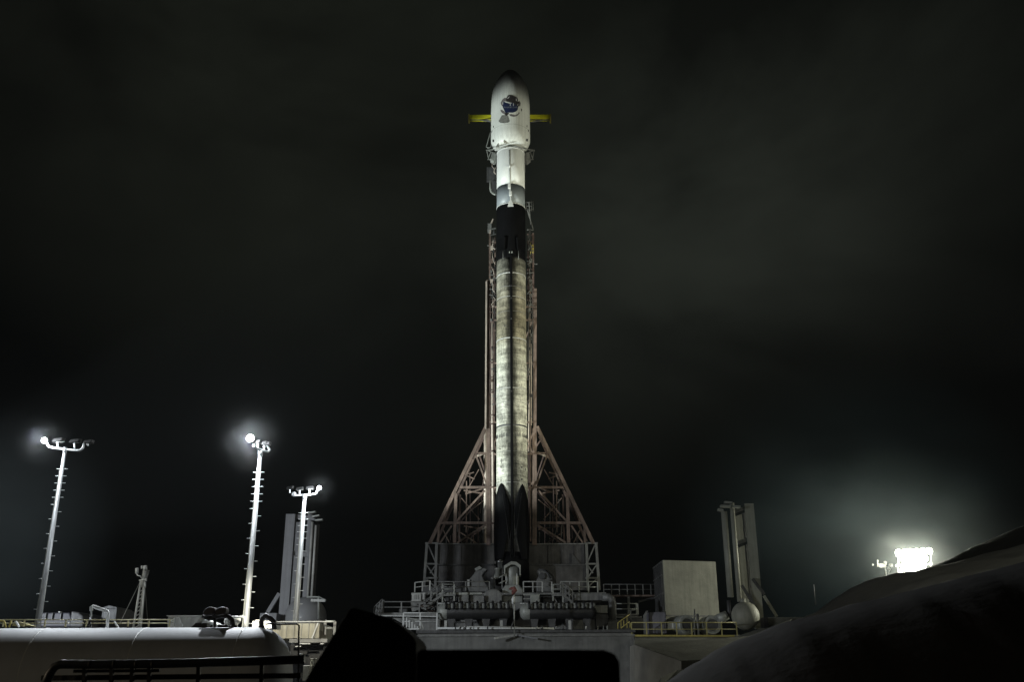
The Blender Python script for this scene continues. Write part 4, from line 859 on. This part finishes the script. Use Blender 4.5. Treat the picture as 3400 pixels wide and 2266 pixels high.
# railing behind the tank
g = railing('yellow railing running along behind the tank, below the light poles', [P(-60, 2083, 33), P(562, 2083, 33)], P(0, 2060, 33).z-P(0, 2083, 33).z, m=mat('pale_yellow_rail', (.44, .40, .22), .5, var=.25, scale=2), posts=10, r=.017)
t = thing('yellow_brace', 'bright yellow frame at the very left edge behind the tank', 'frame', P(10, 2085, 32.5))
MB().tube([P(-20, 2061, 32.5), P(14, 2064, 32.5), P(20, 2085, 32.5)], .03).build('bar', yellow, t); MB().tube([P(30, 2085, 32.5), P(38, 2062, 32.5)], .03).build('bar', yellow, t)
t = thing('white_strut', 'short white slanting struts rising behind the tank right of the bent pipe', 'strut', P(390, 2086, 31))
MB().beam(P(380, 2066, 31), P(394, 2087, 31), .04).build('bar', white, t)
t = thing('white_strut', 'short white slanting strut behind the tank at the far left', 'strut', P(55, 2086, 31)); MB().beam(P(52, 2065, 31), P(64, 2084, 31), .05).build('bar', white, t)
MB().ppoly([(40, 2080), (48, 2066), (62, 2066), (104, 2080)], 33.5, .4).build('panel', yrail, t)
# parked trailer
t = thing('tank_trailer', 'dark grey trailer with a rounded cab-like end, parked behind the leftmost pole', 'trailer', P(205, 2085, 60))
MB().ppoly([(134, 2085), (136, 2036), (232, 2036), (238, 2050), (240, 2085)], 60, 3).build('body', mat('trailer_grey', (.045, .045, .055), .5, var=.5, scale=.6, streak=.3), t, bevel=.1)
MB().ppoly([(232, 2085), (236, 2030), (262, 2036), (276, 2046), (279, 2060), (276, 2085)], 59.5, 3.4).build('rounded_end', dgrey, t, bevel=.1)
for x in (150, 172, 200): MB().pbox(x, 2037, x+1.5, 2060, 59.9, .1).build('rib', grey, t)
MB().pbox(194, 2032, 199, 2036, 60, .3).build('roof_light', offwhite, t)
boxthing('grey_shed', 'dark grey upright shed with a peaked top, behind the bent white pipe', 'shed', 336, 2022, 386, 2086, 62, 3, dgrey)
t = [o_ for o_ in COL.objects if o_.name.startswith('grey_shed')][0]; MB().ppoly([(336, 2021.5), (362, 2012), (387, 2018), (387, 2022)], 62.2, 2.6).build('roof', dgrey, t)
# antenna mast
t = thing('antenna_mast', 'slim pale mast with white cylindrical antennas and guy wires', 'mast', P(462, 2085, 52))
top = P(470, 1930, 52)
vx = (P(456, 2083, 52).x+P(474, 1930, 52).x)/2; z0 = P(460, 2088, 52).z
for dx, dy in ((-.12, 0), (.12, 0), (0, .2)): MB().tube([(vx+dx*1.6, 52+dy, z0), (vx+dx*.9, 52+dy, top.z)], .05, 10).build('mast_leg', white, t)
for k in range(12):
    z = z0+(top.z-z0)*k/12; MB().tube([(vx-.16, 52, z), (vx+.16, 52, z+.2)], .02, 6).build('lattice_bar', offwhite, t)
MB().tube([(vx, 52, top.z-.3), (vx+.05, 52, P(475, 1890, 52).z)], [.09, .12]).build('mast_head', offwhite, t)
MB().tube([(vx+.08, 52, top.z-.3), (vx+.25, 52, P(485, 1895, 52).z)], .04).build('mast_head', grey, t)
def anten(x, y0, y1, r): MB().tube([P(x, y0, 51.8), P(x, y0+1, 51.8), P(x, y1, 51.8)], [.03, r, r], 12).build('antenna', white, t)
anten(454.5, 1887, 1906, .085); anten(482, 1879, 1894, .10); anten(471, 1880, 1890, .05); anten(484, 1923, 1932, .06); anten(481, 1935, 1953, .06)
MB().tube([P(454, 1906, 51.8), P(456, 1912, 51.8), P(467, 1915, 51.8), P(470, 1922, 51.9)], .03).build('antenna_arm', white, t)
MB().tube([P(462, 1929, 51.9), P(486, 1925, 51.9)], .035).build('antenna_arm', white, t)
MB().tube([P(462, 1940, 52), P(396, 2076, 50)], .014, 6).build('guy_wire', offwhite, t); MB().tube([P(481, 1945, 52), P(492, 2084, 54)], .014, 6).build('guy_wire', grey, t)
# white equipment behind the tank's right half
t = thing('white_cabinet', 'low white cabinet with pipe fittings on its face, behind the middle of the tank', 'cabinet', P(600, 2086, 33.5))
MB().ppoly([(556, 2090), (554, 2058), (560, 2046), (668, 2049), (640, 2090)], 33.5, 1).build('body', offwhite, t, bevel=.04)
MB().pbox(553, 2045, 670, 2048, 33.3, .5).build('lid', white, t)
MB().tube([P(578, 2084, 33.3), P(578, 2052, 33.3), P(595, 2054, 33.3), P(600, 2070, 33.3), P(606, 2078, 33.3), P(600, 2086, 33.3)], .025).build('fitting', white, t)
MB().tube([P(560, 2063, 33.3), P(576, 2063, 33.3)], .04).build('fitting', white, t)
t = thing('white_chute', 'bright white tapering chute right of the low white cabinet', 'chute', P(700, 2085, 34))
MB().ppoly([(668, 2052), (710, 2068), (735, 2084), (735, 2092), (640, 2092)], 34, .8).build('body', white, t, bevel=.05)
for i, x in enumerate((757, 785)):
    t = thing('small_round_tank', ['smaller round white tank just left of its twin behind the valve gear', 'larger round white tank beside the middle light pole'][i], 'tank', P(x, 2086, 36), 'small round white tanks')
    q = P(x, 2062+(0 if i else 2), 36); r_ = (13+i*2)*M(q); MB().lathe([(r_*math.sin(a), -r_*math.cos(a)) for a in [.001+math.pi*k/14 for k in range(14)]+[3.14]], q, 'Z', 24, False).build('tank', white, t)
    MB().tube([q, q-Vector((0, 0, 1.0))], .06).build('leg', white, t)
t = thing('gantry', 'thin white pipe frame over the small round tanks', 'frame', P(780, 2080, 35.5))
MB().tube([P(745, 2051, 35.5), P(812, 2051, 35.5), P(812, 2090, 35.5)], .04).build('bar', white, t); MB().tube([P(749, 2090, 35.5), P(749, 2062, 35.5)], .04).build('bar', white, t)
t = thing('white_ledge', 'long bright white ledge with small boxes, right of the middle light pole', 'ledge', P(870, 2075, 36))
MB().pbox(838, 2064, 912, 2088, 36, 1).build('ledge', white, t); MB().pbox(848, 2060, 866, 2066, 35.9, .5).build('small_box', offwhite, t)
# cream cabin
cb = thing('cream_cabin', 'cream panelled cabin lit warmly at the right end of the tank', 'cabin', P(1020, 2122, 42))
MB().pbox(905, 2071, 1060, 2122, 42, 3).build('body', cream, cb)
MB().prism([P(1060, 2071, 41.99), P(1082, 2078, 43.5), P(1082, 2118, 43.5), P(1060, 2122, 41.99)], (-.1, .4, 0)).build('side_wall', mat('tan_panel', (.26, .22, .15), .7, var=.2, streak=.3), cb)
MB().beam(P(1056, 2070, 41.9), P(1036, 2122, 41.9), .06, .04).build('brace', white, cb)
MB().pbox(895, 2064, 1107, 2068, 41.5, .3).build('roof_edge', white, cb)
for x in (925, 950, 975, 1000, 1024, 1044): MB().pbox(x, 2072, x+1.5, 2121, 41.93, .06).build('panel_seam', offwhite, cb)
t = thing('platform_base', 'dark platform edge with short white strips under the cream cabin', 'platform', P(1030, 2130, 41))
MB().pbox(960, 2123, 1086, 2136, 41, 3).build('slab', grey, t)
for x0, x1, y in ((995, 1030, 2138), (980, 1000, 2147), (1064, 1075, 2138)): MB().pbox(x0, y, x1, y+3, 40.8, .3).build('strip', white, t)
MB().pbox(960, 2142, 1070, 2290, 42.5, 1).build('underside', black, t)
rail_px('short pale railing to the right of the cream cabin', 1078, 1110, 2066, 2110, 43, offwhite, 2, .05)
boxthing('warm_box', 'small cream box standing low between the tank end and the dark hood', 'box', 1005, 2212, 1027, 2262, 36, .5, cream, bev=.02)
boxthing('leaning_panel', 'cream panel pieces just right of the small cream box', 'panel', 1030, 2188, 1046, 2236, 36.5, .3, cream, bev=.02)
boxthing('small_white_box', 'tiny bright box beside the tank end', 'box', 989, 2172, 999, 2186, 33, .3, white, bev=.02)
spot('flood_or_fill_beam', (-8.5, 33.5, 4.6), tuple(P(1030, 2120, 42)), 2200, (1, .95, .80), 66, .6, .1)  # added spot without a fixture, brightens the cream cabin

# ------------------------------------------------------------------ near black things
t = thing('pipe_rack', 'near dark pipe with hanging rungs crossing low in front of the tank', 'pipe rack', P(500, 2260, 10))
MB().tube([P(x, y, Y) for x, y, Y in ((140, 2300, 10), (165, 2240, 10), (182, 2216, 10), (202, 2208, 10), (330, 2209, 10), (550, 2206, 10), (800, 2199, 10), (1012, 2192, 10))], [.042]*8, 16).build('pipe', mat('dark_wrapped_pipe', (.045, .05, .06), .45, .3, var=.4, scale=5), t)
for x in (300, 380, 453, 508): MB().lathe([(.045, -.006), (.045, .006)], P(x, 2208, 10), 'X', 16).build('pipe_joint', black, t)
for x in (282, 372, 440, 497, 660, 870): MB().beam(P(x, 2206, 10), P(x-3, 2280, 10), .035).build('rung', black, t)
MB().beam(P(245, 2231, 10.05), P(530, 2229, 10.05), .03).build('bar', black, t)
MB().beam(P(140, 2254, 10.1), P(1000, 2246, 10.1), .05).build('bar', black, t)
t = thing('camera_hood', 'big out-of-focus dark rounded hood rising in front of the pad, left of centre', 'hood', P(1190, 2266, 4))
out_ = [(985, 2310), (1040, 2215), (1100, 2120), (1160, 2024), (1172, 2019), (1235, 2037), (1300, 2058), (1335, 2082), (1372, 2118), (1381, 2135), (1382, 2310)]
MB().ppoly(out_, 4, .5).build('cover', mat('dark_cloth', (.028, .026, .016), .9, var=.4, scale=6, bump=.5), t, bevel=.03)
t = thing('camera_box', 'flat-topped black box with a rounded corner at the bottom centre', 'box', P(1720, 2266, 3))
MB().ppoly([(1378, 2310), (1382, 2172), (1394, 2159), (1700, 2158), (2005, 2160), (2040, 2172), (2058, 2200), (2062, 2310)], 3, .4).build('body', mat('matte_black', (.004, .004, .004), .95, var=.2, spec=.1), t, bevel=.01)

# ------------------------------------------------------------------ floodlight rack on the right
rk = thing('floodlight_rack', 'rack of blazing floodlights just behind the crest of the right hill', 'floodlights', (RACK.x, 90, P(3035, 1960, 90).z))
rl = emis('rack_lamp_glow', (1.0, 1.0, .80), 5)
for x in (2982, 3090): MB().beam(P(x, 1825, 90.4), P(x, 1990, 90.4), .14).build('post', grey, rk)
for y in (1848, 1880, 1908): MB().beam(P(2974, y, 90.4), P(3096, y-6, 90.4), .12).build('cross_bar', grey, rk)
for row, (y, xa, xb_, n_) in enumerate(((1837, 2984, 3086, 6), (1861, 3004, 3072, 4), (1884, 3002, 3064, 4), (1904, 2996, 3052, 4))):
    for k in range(n_):
        x = xa+(xb_-xa)*k/(n_-1); q = P(x, y-(x-2986)*.06, 90); r_ = 11.5*M(q)
        hd_ = MB().lathe([(r_*.5, .35), (r_*.95, .08), (r_*.98, .02)], q, 'Y', 16).build('lamp_housing', dgrey, rk)
        MB().lathe([(r_*.05, -.06), (r_*.7, -.04), (r_*.96, .015)], q, 'Y', 20, False).build('lens', rl, hd_)
t = thing('antenna_cluster', 'small white antennas and dishes on a post left of the floodlight rack', 'antenna', P(2938, 1925, 92))
MB().tube([P(2943, 1925, 92), P(2938, 1868, 92)], .07).build('post', grey, t); MB().tube([P(2944, 1920, 92), P(2958, 1890, 92), P(2962, 1880, 92)], .03).build('arm', grey, t)
for x, y0, y1, r_ in ((2914, 1860, 1884, .04), (2939, 1864, 1878, .11), (2898, 1872, 1880, .05), (2958, 1872, 1884, .13), (2950, 1885, 1892, .08)): MB().tube([P(x, y0, 92), P(x, y0+2, 92), P(x, y1, 92)], [.02, r_*1.4, r_*1.4], 10).build('antenna', grey, t)
for x in (2924, 2931): MB().lathe([(.02, -.1), (.15, -.08), (.24, 0)], P(x, 1880, 92), 'Y', 16).build('dish', grey, t)
MB().tube([P(2914, 1882, 92), P(2938, 1884, 92), P(2960, 1884, 92)], .03).build('arm', grey, t)
point('lamp_or_fill_light', P(3035, 1862, 88.4), 11000, (1, 1, .82), .5)
t = thing('thin_mast', 'barely visible thin mast against the dark sky left of the right hill', 'mast', P(2708, 1995, 80)); MB().tube([P(2708, 2010, 80), P(2702, 1943, 80)], .035).build('mast', grey, t)

# ------------------------------------------------------------------ thin night mist round everything
hz = MB().box((-160, -20, -1.6), (160, 190, 96)).build('haze', MATS.setdefault('haze', bpy.data.materials.new('haze')))
hm = MATS['haze']; hm.use_nodes = True; hn = hm.node_tree.nodes; hn.clear()
ho = hn.new('ShaderNodeOutputMaterial'); hv = hn.new('ShaderNodeVolumePrincipled'); hm.node_tree.links.new(hv.outputs[0], ho.inputs['Volume'])
hv.inputs['Color'].default_value = (.9, .95, 1, 1); hv.inputs['Density'].default_value = .00006; hv.inputs['Anisotropy'].default_value = .3
hz['kind'] = 'stuff'; hz.display_type = 'WIRE'
def glow_mist(c, rad, dens, col=(.95, 1, 1)):      # denser fog, also added for lamp halos, thinning outwards from its middle
    m = bpy.data.materials.new('glow_mist'); m.use_nodes = True; n = m.node_tree.nodes; l = m.node_tree.links; n.clear()
    o = n.new('ShaderNodeOutputMaterial'); v = n.new('ShaderNodeVolumePrincipled'); l.new(v.outputs[0], o.inputs['Volume']); v.inputs['Color'].default_value = (*col, 1)
    t = n.new('ShaderNodeTexCoord'); ln = n.new('ShaderNodeVectorMath'); ln.operation = 'LENGTH'; l.new(t.outputs['Object'], ln.inputs[0])
    mr = n.new('ShaderNodeMapRange'); mr.inputs[1].default_value = 1; mr.inputs[2].default_value = 0; mr.inputs[3].default_value = 0; mr.inputs[4].default_value = 1; l.new(ln.outputs['Value'], mr.inputs[0])
    pw = n.new('ShaderNodeMath'); pw.operation = 'POWER'; pw.inputs[1].default_value = 1.6; l.new(mr.outputs[0], pw.inputs[0])
    z = n.new('ShaderNodeTexNoise'); z.inputs['Scale'].default_value = 2.2; z.inputs['Detail'].default_value = 3; l.new(t.outputs['Object'], z.inputs['Vector'])
    zr = n.new('ShaderNodeMapRange'); zr.inputs[1].default_value = .35; zr.inputs[2].default_value = .65; zr.inputs[3].default_value = .35; zr.inputs[4].default_value = 1.3; l.new(z.outputs['Fac'], zr.inputs[0])
    mu = n.new('ShaderNodeMath'); mu.operation = 'MULTIPLY'; l.new(pw.outputs[0], mu.inputs[0]); l.new(zr.outputs[0], mu.inputs[1])
    m2 = n.new('ShaderNodeMath'); m2.operation = 'MULTIPLY'; l.new(mu.outputs[0], m2.inputs[0]); m2.inputs[1].default_value = dens; l.new(m2.outputs[0], v.inputs['Density'])
    b = MB().lathe([(math.sin(a), -math.cos(a)) for a in [.001+math.pi*k/12 for k in range(12)]+[3.1405]], (0, 0, 0), 'Z', 24, False).build('glow_mist', m)
    b.location = c; b.scale = rad; b['kind'] = 'stuff'; b.display_type = 'WIRE'; return b
glow_mist(P(3060, 1850, 87), (12, 9, 8), .0028)
glow_mist(P(2790, 1720, 84), (16, 8, 9), .011, (.70, .88, .94))
glow_mist(RACK, (5, 3.5, 3.6), .022); glow_mist(qB, (1.7, 1.7, 1.7), .010); glow_mist(qA, (1.3, 1.3, 1.3), .010); glow_mist(qC, (1.0, 1.0, 1.0), .014)  # fog balls added at the lamps to stand in for their glare

for o in S.objects:
    if '_o' in o: del o['_o']
